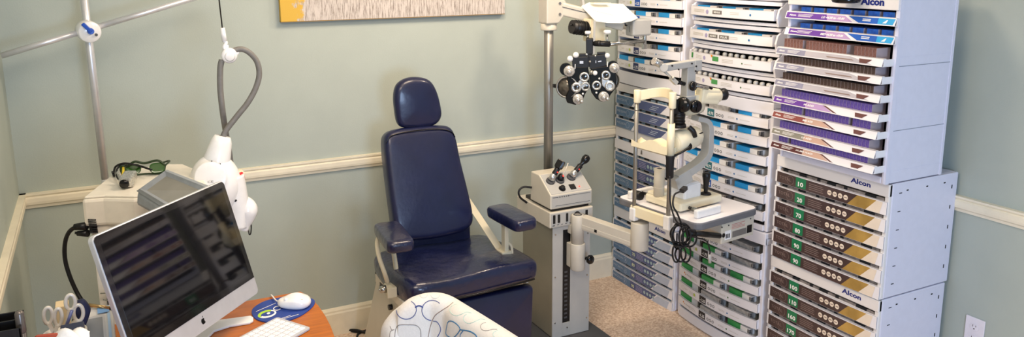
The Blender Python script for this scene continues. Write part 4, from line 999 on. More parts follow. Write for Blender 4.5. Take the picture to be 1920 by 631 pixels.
# forehead band: a bowed strap joining both post tops, bulging away from the patient
def band(t, k):
    y = yA+(yB-yA)*t; x = -.016+.050*math.sin(PI*t); zt_ = zA(168)+(zB(172)-zA(168))*t; zb_ = zA(190)+(zB(200)-zA(190))*t
    zt_ += .012*math.sin(PI*t)-.004; zb_ += .022*math.sin(PI*t)
    return x, y, zt_, zb_
vs = []; NB = 18
for i in range(NB+1):
    x, y, a, b = band(i/NB, 0); vs += [(x, y, b), (x+.010, y, b), (x+.010, y, a), (x, y, a)]
m = MB(TT); m.add(vs, [(i*4+k, (i+1)*4+k, (i+1)*4+(k+1) % 4, i*4+(k+1) % 4) for i in range(NB) for k in range(4)]+[(0, 1, 2, 3), (NB*4+3, NB*4+2, NB*4+1, NB*4)])
for y, z0, z1 in ((yA, zA(192), zA(168)), (yB, zB(203), zB(173))): m.cyl((-.014, y, z0), (-.014, y, z1), .0145, n=18)
obj('forehead_band', m, CREAMP, sl, bevel=.003)
def cupz(t, s): return (zA(266)+(zB(276)-zA(266))*t)+.010*math.cos((t-.55)*9)+.012*(s*s)
m = MB(TT); yc0, yc1 = yA+.012, yB-.0
m.grid(lambda s, t: V((-.030+.055*s, yc0+(yc1-yc0)*t, cupz(t, s*2-1))), 10, 24)
m.grid(lambda s, t: V((-.030+.055*s, yc0+(yc1-yc0)*t, zA(277)+(zB(295)-zA(277))*t+.014*abs(s*2-1)-.004)), 10, 24)
for s in (0, 1): m.grid(lambda a, t: V((-.030+.055*s, yc0+(yc1-yc0)*t, cupz(t, s*2-1)*(a)+(1-a)*(zA(277)+(zB(295)-zA(277))*t+.010))), 1, 24)
for t in (0, 1): m.grid(lambda s, a: V((-.030+.055*s, yc0+(yc1-yc0)*t, cupz(t, s*2-1)*a+(1-a)*(zA(277)+(zB(295)-zA(277))*t+.014*abs(s*2-1)-.004))), 10, 1)
obj('chin_cup', m, CREAMP, sl)
# rails and base
m = MB(TT); m.box((.02, .395, TZ), (.16, .415, TZ+.034)); m.box((.045, .045, TZ), (.185, .068, TZ+.034)); obj('rail_cover', m, WHITEGL, sl, bevel=.006)
m = MB(TT); m.cyl((.05, .395, TZ+.018), (.05, .36, TZ+.018), .018, n=20); m.cyl((.09, .395, TZ+.018), (.09, .07, TZ+.018), .006); obj('rail_wheel', m, BLACK, sl)
m = MB(TT); m.cyl((.09, .11, TZ+.016), (.09, .07, TZ+.016), .010); obj('axle', m, CHROME, sl)
m = MB(TT); m.box((.04, .13, TZ+.006), (.29, .33, TZ+.040)); m.box((.045, .255, TZ+.035), (.14, .325, TZ+.052)); bs = obj('base', m, IVORY2, sl, bevel=.008)
m = MB(TT); m.box((.28, .24, TZ), (.34, .34, TZ+.0015)); obj('glide_plate', m, DKGREY, sl)
m = MB(TT); m.box((.10, .165, TZ+.035), (.20, .255, TZ+.098)); m.box((.105, .17, TZ+.075), (.195, .25, TZ+.102)); obj('column_block', m, WHITEGL, sl, bevel=.008)
jp = (.232, .170)
m = MB(TT); m.lathe([(0, 0), (.024, 0), (.020, .006), (.010, .010)], (*jp, TZ+.040)); obj('joystick_boot', m, BLACK, sl)
m = MB(TT); m.lathe([(.007, 0), (.0085, .012), (.013, .050), (.0155, .066), (.0165, .070), (.0165, .084), (.013, .088), (0, .088)], (*jp, TZ+.044)); obj('joystick', m, BLACK, sl)
m = MB(TT); m.cyl((.06, .27, TZ+.04), (.06, .27, TZ+.155), .022, n=24); m.cyl((.06, .27, TZ+.075), (.06, .27, TZ+.078), .0228, n=24); obj('pivot_column', m, IVORY, sl)
m = MB(TT); m.lathe([(0, 0), (.010, 0)], (.06, .27, TZ+.1555)); obj('column_cap', m, DKGREY, sl)
# swinging C arm: wide curved band
YP = 2.47
cp = [zz(1268, 334, YP), zz(1290, 320, YP), zz(1312, 304, YP), zz(1325, 286, YP), zz(1327, 258, YP), zz(1327, 238, YP), zz(1321, 226, YP), zz(1303, 221, YP)]
P = smooth_path(cp, 5); m = MB()
w_ = [.030]*len(P)
vs = []
for i, p in enumerate(P):
    t = (P[min(i+1, len(P)-1)]-P[max(i-1, 0)]).normalized(); nrm = t.cross(V((0, 1, 0))).normalized(); q = .017-.008*i/len(P)
    vs += [p+nrm*q+V((0, -.024, 0)), p+nrm*q+V((0, .024, 0)), p-nrm*q+V((0, .024, 0)), p-nrm*q+V((0, -.024, 0))]
m.add(vs, [(i*4+k, (i+1)*4+k, (i+1)*4+(k+1) % 4, i*4+(k+1) % 4) for i in range(len(P)-1) for k in range(4)]+[(0, 1, 2, 3), (len(vs)-1, len(vs)-2, len(vs)-3, len(vs)-4)])
obj('microscope_arm', m, PANEL, sl, bevel=.002)
m = MB(); m.bar(zz(1262, 344, YP), zz(1290, 326, YP), .05, .05); obj('arm_foot', m, PANEL, sl, bevel=.004)
# illumination housing
lp0 = zz(1263, 268, 2.44); lp1 = zz(1311, 252, 2.47)
m = MB(); ax_ = (lp1-lp0).normalized(); Ls = (lp1-lp0).length
m.lathe([(0, 0), (.034, .0), (.043, .008), (.046, .03), (.046, Ls*.60), (.040, Ls*.85), (.024, Ls), (0, Ls)], lp0, ax_, n=28); hs_ = obj('lamp_housing', m, IVORY2, sl)
m = MB(); m.lathe([(.0, -.002), (.030, -.002), (.033, .001), (.033, .002)], lp0, ax_, n=28); obj('housing_end', m, CREAMP, hs_)
m = MB()
for k in range(3):
    c_ = lp0.lerp(lp1, .78); m.bar(c_+V((-.012, -.040+.004*k, .018-.016*k)), c_+V((.014, -.036+.004*k, .021-.016*k)), .003, .004)
obj('vent_slot', m, BLACK, hs_)
m = MB(); m.tube([zz(1292, 238, 2.42), zz(1300, 246, 2.41), zz(1303, 256, 2.41)], .010, 8); obj('housing_grip', m, BLACK, hs_)
kb = zz(1294, 275, 2.40); m = MB(); m.lathe([(0, 0), (.015, 0), (.017, .005), (.015, .016), (0, .018)], kb+V((0, .02, 0)), (-.2, -1, 0)); m.tube([kb, zz(1280, 284, 2.40), zz(1264, 292, 2.42)], .0045, 8); obj('lever_knob', m, BLACK, sl)
# black neck with prism tower
m = MB(); nb = zz(1272, 238, 2.44); nt_ = zz(1272, 196, 2.44); m.cyl(nb, nt_, .026, .022); m.cyl(nb, nb+V((0, 0, .012)), .030, .029); m.cyl(nb.lerp(nt_, .45), nb.lerp(nt_, .60), .027)
for k in range(6): m.cyl(nb.lerp(nt_, .1+.14*k), nb.lerp(nt_, .15+.14*k), .0275-.0008*k)
m.bar(zz(1264, 212, 2.43), zz(1268, 186, 2.43), .018, .03); obj('slit_drum', m, BLACK, sl)
dk_ = zz(1283, 196, 2.42); m = MB(); m.lathe([(0, 0), (.026, 0), (.030, .005), (.030, .018), (.024, .024), (0, .024)], dk_+V((.0, .0, 0)), (-1, -.5, .1), n=26); obj('filter_wheel', m, BLACKG, sl)
# microscope body
b0 = zz(1287, 198, 2.48); b1 = zz(1322, 195, 2.48)
m = MB(); m.lathe([(0, 0), (.034, 0), (.040, .008), (.042, .06), (.040, .085), (0, .085)], b0-V((.02, 0, 0)), (1, .05, .03), n=28); m.bar(zz(1286, 186, 2.48), zz(1312, 184, 2.48), .07, .04); obj('microscope_body', m, IVORY2, sl)
kk = zz(1303, 199, 2.42); m = MB(); m.lathe([(0, 0), (.024, 0), (.026, .004), (.024, .014), (.018, .018), (0, .018)], kk, (-.15, -1, 0), n=26); m.bar(kk+V((-.006, -.020, -.016)), kk+V((-.002, -.020, .016)), .006, .006); obj('magnification_knob', m, BLACKG, sl)
for j, (dy, sx0) in enumerate(((.022, 0), (-.030, 8))):
    e0_ = zz(1305+sx0*0.6, 178, 2.48+dy); e1_ = zz(1336+sx0, 180, 2.48+dy)
    m = MB(); m.bar(e0_, e1_, .046, .062, up=(0, 0, 1)); m.cyl(e0_.lerp(e1_, .2), e1_+V((.012, 0, 0)), .027); tbx = obj('eyepiece_tube', m, CREAMP, sl, bevel=.008)
    m = MB(); m.lathe([(0, 0), (.020, 0), (.021, .012), (.024, .016), (.025, .030), (.019, .034), (.015, .030), (0, .028)], e1_+V((.010, 0, .004)), (1, .05, .03), n=26); obj('eyecup', m, BLACK, tbx)
# front plate, top beam
fp = [zz(1282, 186, 2.45), zz(1302, 187, 2.45), zz(1302, 116, 2.45), zz(1286, 119, 2.45)]
m = MB(); q0 = zz(1283, 184, 2.45); q1 = zz(1301, 119, 2.45); m.box((q0.x, 2.435, q0.z), (q1.x, 2.475, q1.z)); m.box((q0.x-.002, 2.432, q0.z-.012), (q1.x+.002, 2.478, q0.z+.010)); obj('upright', m, PANEL, sl, bevel=.003)
m = MB(); m.bar(zz(1242, 127, 2.45), zz(1306, 117, 2.45), .036, .026); m.cyl(zz(1245, 127, 2.43), zz(1245, 127, 2.47), .017); obj('top_beam', m, PANEL, sl, bevel=.003)
m = MB(); q0 = zz(1300, 133, 2.44); q1 = zz(1314, 111, 2.44); m.box((q0.x, 2.430, q0.z), (q1.x, 2.438, q1.z)); q2 = zz(1296, 133, 2.44); obj('back_plate', m, PANEL, sl, bevel=.003)
m = MB()
for x, y in ((1260, 123), (1272, 130), (1305, 124), (1304, 133), (1297, 119)): c_ = zz(x, y, 2.43); m.cyl(c_, c_-V((0, .003, 0)), .0035, n=10)
obj('beam_screw', m, BLACK, sl)
m = MB(); m.cyl(zz(1226, 114, 2.45), zz(1239, 121, 2.45), .014); m.cyl(zz(1226, 114, 2.45), zz(1228, 115, 2.45), .015); obj('target_lamp', m, SILVER, sl)
m = MB(); m.cyl(zz(1246, 134, 2.45), zz(1262, 149, 2.45), .005); m.bar(zz(1258, 146, 2.45), zz(1268, 156, 2.45), .016, .016); m.cyl(zz(1262, 148, 2.44), zz(1262, 144, 2.43), .004); obj('target_rod', m, IVORY, sl)
m = MB(); m.sphere(zz(1272, 154, 2.45), .010, 14, 10); m.cyl(zz(1272, 154, 2.45), zz(1283, 157, 2.45), .008); obj('rod_joint', m, BLACK, sl)
m = MB(); kk = zz(1297, 161, 2.425); m.lathe([(0, 0), (.018, 0), (.019, .006), (.017, .014), (0, .014)], kk, (.3, -1, 0), n=24); m.sphere(zz(1330, 166, 2.44), .012, 16, 10, (1.3, 1, .8)); obj('focus_knob', m, BLACKG, sl)
m = MB(); m.cyl(zz(1299, 160, 2.42), zz(1327, 165, 2.43), .007); obj('focus_rod', m, CHROME, sl)
# coiled cable under the table
cb = thing('coiled_cable', 'bundle of looped black cable hanging under the corner of the instrument table', 'cable', zz(1278, 440, 2.28))
m = MB(); CQ = 2.262
def cq(x, y, o=0): return at('Y', CQ+o, x, y)
for k, (cx_, cy_, rx, ry, o) in enumerate(((1274, 442, 15, 20, 0), (1279, 440, 17, 22, .006), (1271, 442, 10, 24, .012), (1284, 443, 11, 18, -.006), (1276, 438, 19, 17, .01), (1268, 474, 7, 17, 0), (1286, 474, 9, 17, .006), (1276, 476, 10, 14, .012), (1292, 446, 14, 16, .004))):
    m.tube([cq(cx_+rx*math.cos(a*PI/6), cy_+ry*math.sin(a*PI/6), o+.01*math.sin(a*1.7+k)) for a in range(12)], .0036, 7, closed=True, sub=4)
m.tube([cq(1270, 461), cq(1277, 463, -.01), cq(1284, 461), cq(1277, 458, .012)], .004, 7, closed=True)
obj('loops', m, RUBBER, cb)
m = MB(); m.tube([cq(1280, 425), cq(1270, 400, -.01), cq(1262, 385, -.005), cq(1264, 366, .02), cq(1272, 360, .05), cq(1283, 357, .07)], .0035, 8); m.tube([cq(1282, 430), cq(1266, 410, -.02), cq(1257, 380, -.02), cq(1256, 350, -.01), cq(1256, 330, 0)], .003, 8)
m.tube([cq(1290, 442), cq(1310, 446), cq(1325, 452), cq(1331, 470), cq(1330, 478)], .0028, 8); obj('lead', m, RUBBER, cb)
m = MB(); pA_ = zz(1278, 358, 2.34); m.bar(pA_, pA_+V((.035, .02, .004)), .018, .014); m.cyl(cq(1296, 436, .02), tl(.145, .016, .640), .011); m.cyl(cq(1290, 437, .02), cq(1302, 436, .02), .014); obj('plug', m, BLACK, cb)
m = MB(); m.cyl(cq(1330, 476), cq(1331, 492), .006); obj('connector', m, PANEL, cb)

# ------------------------------------------------------------------ laser console in the corner
lz = thing('laser_console', 'ivory medical laser console with a tilted grey touch display, in the left corner', 'medical device', (.10, 2.80, 0))
LT = 1.005
c0 = at('Z', LT, 152, 374); c1 = at('Z', LT, 206, 331); c2 = at('Z', LT, 300, 309); c3 = at('Z', LT, 345, 309); c4 = at('Z', LT, 366, 318); c5 = at('Z', LT, 372, 336)
fl = at('Z', LT, 250, 372)
top = [(c0.x, c0.y), (c1.x, c1.y), (c2.x, c2.y), (c3.x, c3.y), (c4.x, c4.y), (c5.x+.02, c5.y-.05), (c5.x+.01, c0.y-.10), (fl.x, fl.y), (c0.x+.06, c0.y-.012)]
tops = top
LZI = mat('laser_ivory', '#ece7da', .35)
obj('top_housing', MB().prism(tops, lambda u, v, w: (u, v, w), LT-.088, LT), LZI, lz, bevel=.010)
cxm = sum(p[0] for p in tops)/len(tops); cym = sum(p[1] for p in tops)/len(tops)
obj('top_lip', MB().prism([(cxm+(a-cxm)*.96, cym+(b-cym)*.96) for a, b in tops], lambda u, v, w: (u, v, w), LT-.0, LT+.006), LZI, lz, bevel=.004)
low = [(cxm+(a-cxm)*.92, cym+(b-cym)*.90) for a, b in tops]
obj('cabinet', MB().prism(low, lambda u, v, w: (u, v, w), .06, LT-.088), LZI, lz, bevel=.006)
m = MB()
x_ = min(p[0] for p in low); yv = low[0][1]-.004
for r_ in range(7):
    for k in range(6): m.box((low[0][0]+.012+k*.009, low[0][1]-.014-.004*0, LT-.11-r_*.012), (low[0][0]+.017+k*.009, low[0][1]-.012, LT-.105-r_*.012))
m2 = MB(); gp = lambda x, y: at('Y', low[0][1]-.02, x, y)
for r_ in range(7):
    for k in range(6):
        p = gp(166+k*2.6+r_*.6, 412+r_*4.0); m2.box((p.x-.0016, p.y, p.z-.0016), (p.x+.0016, p.y+.03, p.z+.0016))
obj('vent_holes', m2, BLACK, lz)
m = MB(); g = at('Y', low[0][1]-.02, 196, 500); m.box((g.x-.003, g.y, .1), (g.x, g.y+.02, g.z+.10)); m.box((g.x-.02, g.y-.001, g.z+.045), (g.x+.0, g.y+.02, g.z+.048)); obj('door_gap', m, BLACK, lz)
m = MB(); g = at('Y', low[0][1]-.035, 203, 556); m.tube([g+V((-.02, .01, .012)), g+V((.0, .0, .012)), g+V((.012, 0, .002)), g+V((.006, 0, -.012)), g+V((-.015, .01, -.010))], .0022, 8); obj('wire_hook', m, CHROME, lz)
for sx_ in (.0, .24):
    for sy_ in (2.62, 2.86): obj('caster', MB().cyl((sx_-.02, sy_, .03), (sx_+.012, sy_, .03), .03), BLACK, lz)
# tilted display
def dp(x, y, z): return at('Z', z, x, y)
D0, D1, D2, D3 = dp(256, 358, 1.045), dp(313, 318, 1.10), dp(402, 352, 1.09), dp(340, 410, 1.035)
E0, E1, E2, E3 = V((D0.x-.006, D0.y-.01, LT)), V((D1.x, D1.y, LT)), V((D2.x, D2.y, LT)), V((D3.x, D3.y-.02, LT))
m = MB(); m.hexa([E0, E3, E2, E1, D0, D3, D2, D1]); ds = obj('display_housing', m, SCREENG, lz, bevel=.010)
dn = (D3-D0).cross(D1-D0).normalized(); dn = dn if dn.z > 0 else -dn
def dq(a, b, o=0): return (D0.lerp(D3, a)).lerp(D1.lerp(D2, a), b)+dn*o
m = MB()
fr = [(.0, .0), (1, 0), (1, 1), (0, 1)]; inn = [(.14, .16), (.86, .16), (.86, .80), (.14, .80)]
o_ = [dq(a, b, .001) for a, b in fr]; i1 = [dq(a, b, .010) for a, b in [(.07, .08), (.93, .08), (.93, .90), (.07, .90)]]; i2 = [dq(a, b, .003) for a, b in inn]
m.add(o_+i1+i2, [(k, (k+1) % 4, 4+(k+1) % 4, 4+k) for k in range(4)]+[(4+k, 4+(k+1) % 4, 8+(k+1) % 4, 8+k) for k in range(4)]); obj('display_frame', m, SCREENG, ds)
m = MB(); m.add(i2, [(0, 1, 2, 3)]); obj('touch_screen', m, SCREEND, ds)
# handpiece dock at the right of the console
HY = 2.80
def hp(x, y, Y=HY): return at('Y', Y, x, y)
dk = obj('handpiece_dock', MB().sphere(hp(404, 345), .098, 26, 18, (.86, .72, 1.08)).lathe([(0, -.02), (.044, 0), (.045, .03), (.034, .10), (.026, .118), (0, .118)], hp(402, 318), (hp(413, 274)-hp(402, 318)), n=26), WHITEGL, lz)
m = MB(); m.lathe([(.045, 0), (.052, .002), (.052, .006), (.046, .008), (0, .008)], hp(395, 332, 2.735), (-.25, -1, .25), n=28); obj('dock_cap', m, WHITEGL, dk)
m = MB(); m.sphere(hp(397, 302, 2.745), .0025, 8, 6); m.sphere(hp(413, 307, 2.745), .0025, 8, 6); obj('dock_screw', m, BLACK, dk)
m = MB(); e_ = hp(394, 340, 2.715); text_on(m, 'CE', lambda a, b: e_+V((a, -.001-.25*a*0, b)), -.008, -.004, .007, .018, 0); obj('lettering', m, BLACK, dk)
m = MB(); g0 = hp(447, 335, 2.82); m.box((g0.x-.012, g0.y-.02, g0.z-.075), (g0.x+.018, g0.y+.02, g0.z+.030)); obj('side_clip', m, CREAMP, lz, bevel=.006)
m = MB(); g1 = hp(448, 340, 2.79); m.lathe([(0, 0), (.9, 0), (.9, .004), (0, .004)], (0, 0, 0), (0, 0, 1), n=24)
m = MB(); m.add([g1+V((.010*math.cos(a), -.004-.006*math.cos(a), .032*math.sin(a))) for a in [k*PI/12 for k in range(24)]]+[g1+V((.012+.010*math.cos(a), .004, .032*math.sin(a))) for a in [k*PI/12 for k in range(24)]], [tuple(range(24)), tuple(range(47, 23, -1))]+[(k, (k+1) % 24, 24+(k+1) % 24, 24+k) for k in range(24)]); obj('red_badge', m, RED, lz)
m = MB(); m.tube([hp(432, 330), hp(440, 362), hp(446, 392), hp(445, 425)], .04, 16, rs=lambda t: .046-.012*t); m.tube([hp(448, 372), hp(462, 388), hp(462, 404), hp(455, 430)], .03, 14, rs=lambda t: .020+.016*math.sin(PI*min(1, t*1.1))); obj('nozzle_dock', m, WHITEGL, lz)
m = MB(); m.tube([hp(440, 376, 2.76), hp(448, 372, 2.77), hp(458, 376, 2.78)], .005, 8); obj('dock_latch', m, BLACK, lz)
m = MB(); m.tube([hp(466, 402), hp(469, 410), hp(471, 422), hp(470, 437), hp(467, 438), hp(466, 425), hp(467, 412)], .0022, 7, closed=True); obj('strap', m, BLACK, lz)
# hose, suspended by a wire
hs = thing('suspended_hose', 'grey flexible hose looping from the laser handpiece up to a hanging white clip', 'hose', hp(415, 262))
m = MB(); m.tube([hp(413, 272), hp(416, 262), hp(424, 244), hp(444, 218), hp(464, 193), hp(479, 166), hp(486, 140), hp(482, 116), hp(468, 99), hp(452, 92), hp(434, 96)], .0095, 14); hh = obj('hose', m, GREYHOSE, hs)
m = MB(); m.tube([hp(416, 112), hp(413, 128), hp(413, 165), hp(417, 205), hp(423, 245, 2.86), hp(430, 285, 2.9), hp(434, 320, 2.92)], .0098, 14); obj('hose_return', m, GREYHOSE, hs)
m = MB(); m.cyl(hp(412, 277), hp(418, 255), .0165, .0125); obj('hose_boot', m, DKGREY, hs)
m = MB(); cl = hp(429, 103); m.lathe([(0, 0), (.022, 0), (.026, .004), (.026, .012), (.020, .018), (0, .018)], cl+V((.0, .004, 0)), (.1, -1, -.15), n=26); m.box(*[hp(419, 96)+V((0, -.004, 0)), hp(428, 84)+V((0, .012, 0))]); m.tube([hp(419, 76), hp(424, 80), hp(420, 88), hp(424, 96)], .006, 8)
m.tube([hp(438, 100), hp(446, 98), hp(441, 104)], .006, 8); m.lathe([(.0, 0), (.016, 0), (.017, .002), (.013, .004), (0, .004)], cl+V((.001, -.014, -.003)), (.1, -1, -.15), n=20); cpl = obj('hose_clip', m, WHITEGL, hs)
m = MB(); m.cyl(hp(421, 77), hp(417, 52), .0085, .0075); obj('wire_ferrule', m, WHITEGL, hs)
wtop = hp(411, 0)+(hp(411, 0)-hp(417, 52))*3.2
m = MB(); m.cyl(hp(417, 54), wtop, .0022, n=8); obj('wire', m, BLACK, hs)
# silver pole with angled crossbar
PLY = 3.30
pl = thing('clamp_stand', 'slim silver pole behind the laser console with a sloping crossbar and blue lever clamp', 'stand', (at('Y', PLY, 197, 330).x, PLY, 0))
pb_ = at('Y', PLY, 197, 335); pt_ = at('Y', PLY, 158, 0); dv = pt_-pb_; px0 = pb_.x
m = MB(); m.cyl((px0, PLY, .02), pb_, .0135, n=20); m.cyl(pb_, pt_+dv*.35, .0135, n=20); obj('pole', m, ALU, pl)
m = MB(); m.cyl((px0, PLY, 0), (px0, PLY, .022), .12, .11, n=28); obj('base', m, DKGREY, pl)
xl_, xr_ = at('Y', PLY-.035, 0, 105), at('Y', PLY-.035, 352, 0); xm = at('Y', PLY-.035, 161, 57); xr_ = xm+(xr_-xm)*1.15
xl_ = xm+(xl_-xm)*.985
m = MB(); m.cyl(xl_, xm, .0105, n=18); m.cyl(xm, xr_, .0105, n=18); obj('crossbar', m, ALU, pl)
m = MB(); m.lathe([(0, 0), (.036, 0), (.038, .004), (.038, .052), (.035, .056), (0, .056)], xm+V((0, .030, 0)), (0.25, -1, -.1), n=30); cl_ = obj('clamp', m, WHITEGL, pl)
m = MB(); f_ = xm+V((.010, -.028, -.003)); m.bar(f_+V((-.018, -.008, .030)), f_+V((.008, -.012, .0)), .014, .012); m.cyl(f_+V((.006, -.012, .002)), f_+V((.004, .004, .002)), .011); obj('lever', m, BLUELEV, cl_, bevel=.002)
m = MB(); m.cyl(f_+V((.022, -.002, -.012)), f_+V((.021, .003, -.012)), .005); obj('clamp_screw', m, DKGREY, cl_)
# things on the laser top
TZ2 = LT+.007
gl = thing('loupe_lamp', 'small silver headlamp with a black lens and looped black cord on the console top', 'headlamp', at('Z', TZ2, 244, 352))
e_ = at('Z', TZ2, 244, 350)
m = MB(); m.bar(e_+V((-.015, -.02, .018)), e_+V((.008, .045, .030)), .038, .030); m.bar(e_+V((-.02, .02, .012)), e_+V((-.03, .06, .040)), .012, .012); m.box(e_+V((-.012, -.01, 0)), e_+V((.012, .03, .02))); obj('lamp_body', m, SILVER, gl, bevel=.005)
m = MB(); m.lathe([(0, 0), (.013, 0), (.015, .004), (.013, .010), (0, .010)], e_+V((-.015, -.018, .018)), (-.3, -.9, -.15), n=22); obj('lens', m, BLACKG, gl)
m = MB(); m.tube([at('Z', TZ2+.03, 231, 308), at('Z', TZ2+.03, 231, 320), at('Z', TZ2+.02, 230, 332)], .004, 8); obj('yellow_lead', m, mat('yellow_lead', '#d9c21f', .4), gl)
m = MB(); m.tube([at('Z', TZ2+.01, 213, 325), at('Z', TZ2+.03, 217, 312), at('Z', TZ2+.045, 232, 306), at('Z', TZ2+.045, 250, 308), at('Z', TZ2+.03, 266, 312), at('Z', TZ2+.03, 284, 318)], .0035, 8)
m.tube([at('Z', TZ2+.01, 228, 340), at('Z', TZ2+.015, 220, 332), at('Z', TZ2+.03, 219, 318), at('Z', TZ2+.035, 228, 309), at('Z', TZ2+.03, 243, 311)], .0032, 8); m.tube([at('Z', TZ2+.006, 211, 322), at('Z', TZ2+.006, 214, 329)], .004, 8); obj('cord', m, RUBBER, gl)
sg = thing('safety_goggles', 'dark green laser safety goggles lying behind the small headlamp', 'goggles', at('Z', TZ2, 272, 325))
GRN = mat('green_lens', '#23520f', .15, coat=.6)
m = MB(); g_ = at('Z', TZ2, 274, 330); 
for s_ in (-1, 1): m.pad([(q[0], q[1]) for q in rrect(.050, .038, .016, 4)], lambda u, v, w, s_=s_: g_+V((s_*.026+u*.95+.01*s_, .018+v*.5-.010*s_-w*.7, .022+v*.8+w*.4)), .006, .0025)
obj('lens', m, GRN, sg)
m = MB(); m.tube([g_+V((-.055, .03, .03)), g_+V((-.03, .025, .048)), g_+V((0, .022, .040)), g_+V((.04, .015, .046)), g_+V((.062, .008, .028))], .004, 8); m.tube([g_+V((-.055, .03, .03)), g_+V((-.05, .02, .006)), g_+V((0, .015, .005)), g_+V((.05, .0, .005)), g_+V((.062, .008, .028))], .003, 8); m.bar(g_+V((-.07, .03, .022)), g_+V((-.05, .09, .018)), .014, .030); m.tube([g_+V((.062, .008, .028)), g_+V((.08, .06, .03)), g_+V((.06, .09, .02))], .003, 8); obj('frame', m, mat('dark_green_frame', '#22381a', .4), sg)
# power cable behind the laser
pc_ = thing('power_cable', 'thick black power cable curving down beside the laser console', 'cable', hp(150, 425, 2.75))
m = MB(); m.tube([hp(165, 424, 2.70), hp(146, 424, 2.72), hp(130, 434, 2.75), hp(122, 455, 2.78), hp(122, 485, 2.8), hp(130, 515, 2.8), hp(143, 545, 2.8), hp(156, 568, 2.78), hp(170, 600, 2.75)], .0065, 10); obj('cable', m, RUBBER, pc_)
m = MB(); m.cyl(hp(140, 425, 2.715), hp(163, 423, 2.70), .010, .013); m.cyl(hp(146, 437, 2.72), hp(165, 437, 2.70), .008, .011); m.cyl(hp(140, 436, 2.72), hp(147, 436, 2.72), .004); obj('plug', m, BLACK, pc_)

# ------------------------------------------------------------------ desk
DZ = .75
dk0 = at('Z', DZ, 564, 545); dl = at('Z', DZ, 380, 577)
bl_ = V((XL+.004, dk0.y+.19, DZ))
cur = [at('Z', DZ, x, y) for x, y in ((564, 545), (582, 556), (597, 571), (610, 590), (620, 609), (628, 631))]
pts = [(p.x, p.y) for p in cur]
last = cur[-1]
pts += [(last.x-.005, last.y-.14), (last.x-.04, last.y-.30), (last.x-.12, last.y-.48), (.25, 1.30), (XL+.004, 1.30)]
bdir = (at('Z', DZ, 462, 563)-cur[0]); yl_ = cur[0].y+bdir.y/bdir.x*(XL+.004-cur[0].x)
pts += [(XL+.004, yl_)]
dsk = thing('desk', 'orange-brown wooden desk with a rounded right end', 'desk', (.1, 1.8, 0))
obj('desk_top', MB().prism(pts, lambda u, v, w: (u, v, w), DZ-.028, DZ), ORANGE, dsk, bevel=.003)
m = MB(); m.box((.12, 1.95, 0), (.15, 2.22, DZ-.028)); m.box((XL+.03, 1.4, 0), (XL+.06, 2.2, DZ-.028)); obj('side_panel', m, ORANGE, dsk)
# mouse pad with printed eye logo
p_ = [at('Z', DZ+.002, x, y) for x, y in ((472, 583), (478, 596), (498, 603), (530, 603), (560, 593), (580, 580), (590, 568), (586, 560), (565, 556), (535, 556), (500, 563), (480, 573))]
c_ = sum(p_, V())/len(p_)
mp_ = thing('mouse_pad', 'oval blue mouse pad with a green and white eye emblem', 'mouse pad', V((c_.x, c_.y, DZ+.0003)))
ov = smooth_path(p_, 5, True)
obj('pad', MB().prism([(q.x, q.y) for q in ov], lambda u, v, w: (u, v, w), DZ+.0002, DZ+.0030), mat('pad_blue', '#23408f', .6, var=.05, scale=60), mp_)
def mpz(x, y): return at('Z', DZ+.0034, x, y)
# crescent rings drawn with pixel-measured ellipses
def ell(mb, cx, cy, rx, ry, ix, iy, dx, dy, a0=0, a1=360, n=28, rot=-12):
    vs = []; cr, sr = math.cos(math.radians(rot)), math.sin(math.radians(rot))
    for k in range(n+1):
        a = math.radians(a0+(a1-a0)*k/n)
        for X, Y in ((rx*math.cos(a), ry*math.sin(a)), (ix*math.cos(a)+dx, iy*math.sin(a)+dy)): vs.append(mpz(cx+X*cr-Y*sr, cy+X*sr+Y*cr))
    mb.add(vs, [(2*k, 2*k+2, 2*k+3, 2*k+1) for k in range(n)])
m = MB(); ell(m, 501, 588, 17.5, 6.8, 13, 4.4, 1.0, -.6, -60, 150); ell(m, 520, 577, 8, 4.2, 6.2, 3, 0, 0, 40, 330); ell(m, 503.5, 586.5, 3.4, 1.8, .1, .1, 0, 0)
for x0, y0, x1, y1 in ((480, 583, 517, 567), (506, 603, 545, 590), (520, 600, 560, 588)): m.add([mpz(x0, y0), mpz(x1, y1), mpz(x1, y1+.7), mpz(x0, y0+.7)], [(0, 1, 2, 3)])
obj('emblem_white', m, L_WHITE, mp_, fix=False)
m = MB(); ell(m, 501, 588, 18, 7.4, 13.5, 4.6, 1.2, .6, 150, 300); obj('emblem_green', m, mat('emblem_green', '#a4cf3a', .5), mp_, fix=False)
# mouse
ms = thing('computer_mouse', 'white wired computer mouse on the blue pad', 'mouse', at('Z', DZ+.003, 550, 572))
mA = at('Z', DZ+.003, 521, 573); mB_ = at('Z', DZ+.003, 583, 574); dvm = (mB_-mA); dvm.z = 0; Lm = dvm.length; dm = dvm.normalized(); nm = V((-dm.y, dm.x, 0)); cm_ = (mA+mB_)/2; cm_.z = DZ+.0032
om = [(q.x, q.y) for q in smooth_path([(a, b, 0) for a, b in [(-Lm/2, 0), (-Lm*.38, .020), (-Lm*.1, .029), (Lm*.2, .031), (Lm*.42, .022), (Lm/2, 0), (Lm*.42, -.022), (Lm*.2, -.031), (-Lm*.1, -.029), (-Lm*.38, -.020)]], 4, True)]
obj('shell', MB().pad(om, lambda u, v, w: cm_+dm*u+nm*v+V((0, 0, w+.006*math.exp(-((u-.01)/.03)**2)*(w > .012))), .024, .012, .010, rings=6), WHITEGL, ms)
m = MB(); m.tube([cm_+dm*(-Lm*.45)+V((0, 0, .012)), at('Z', DZ+.012, 517, 562), at('Z', DZ+.01, 511, 555), at('Z', DZ+.004, 508, 552)], .0022, 8); obj('cord', m, WHITEGL, ms)
m = MB(); m.sphere(at('Z', DZ+.03, 536, 561), .006, 12, 8); obj('side_button', m, WHITEGL, ms)
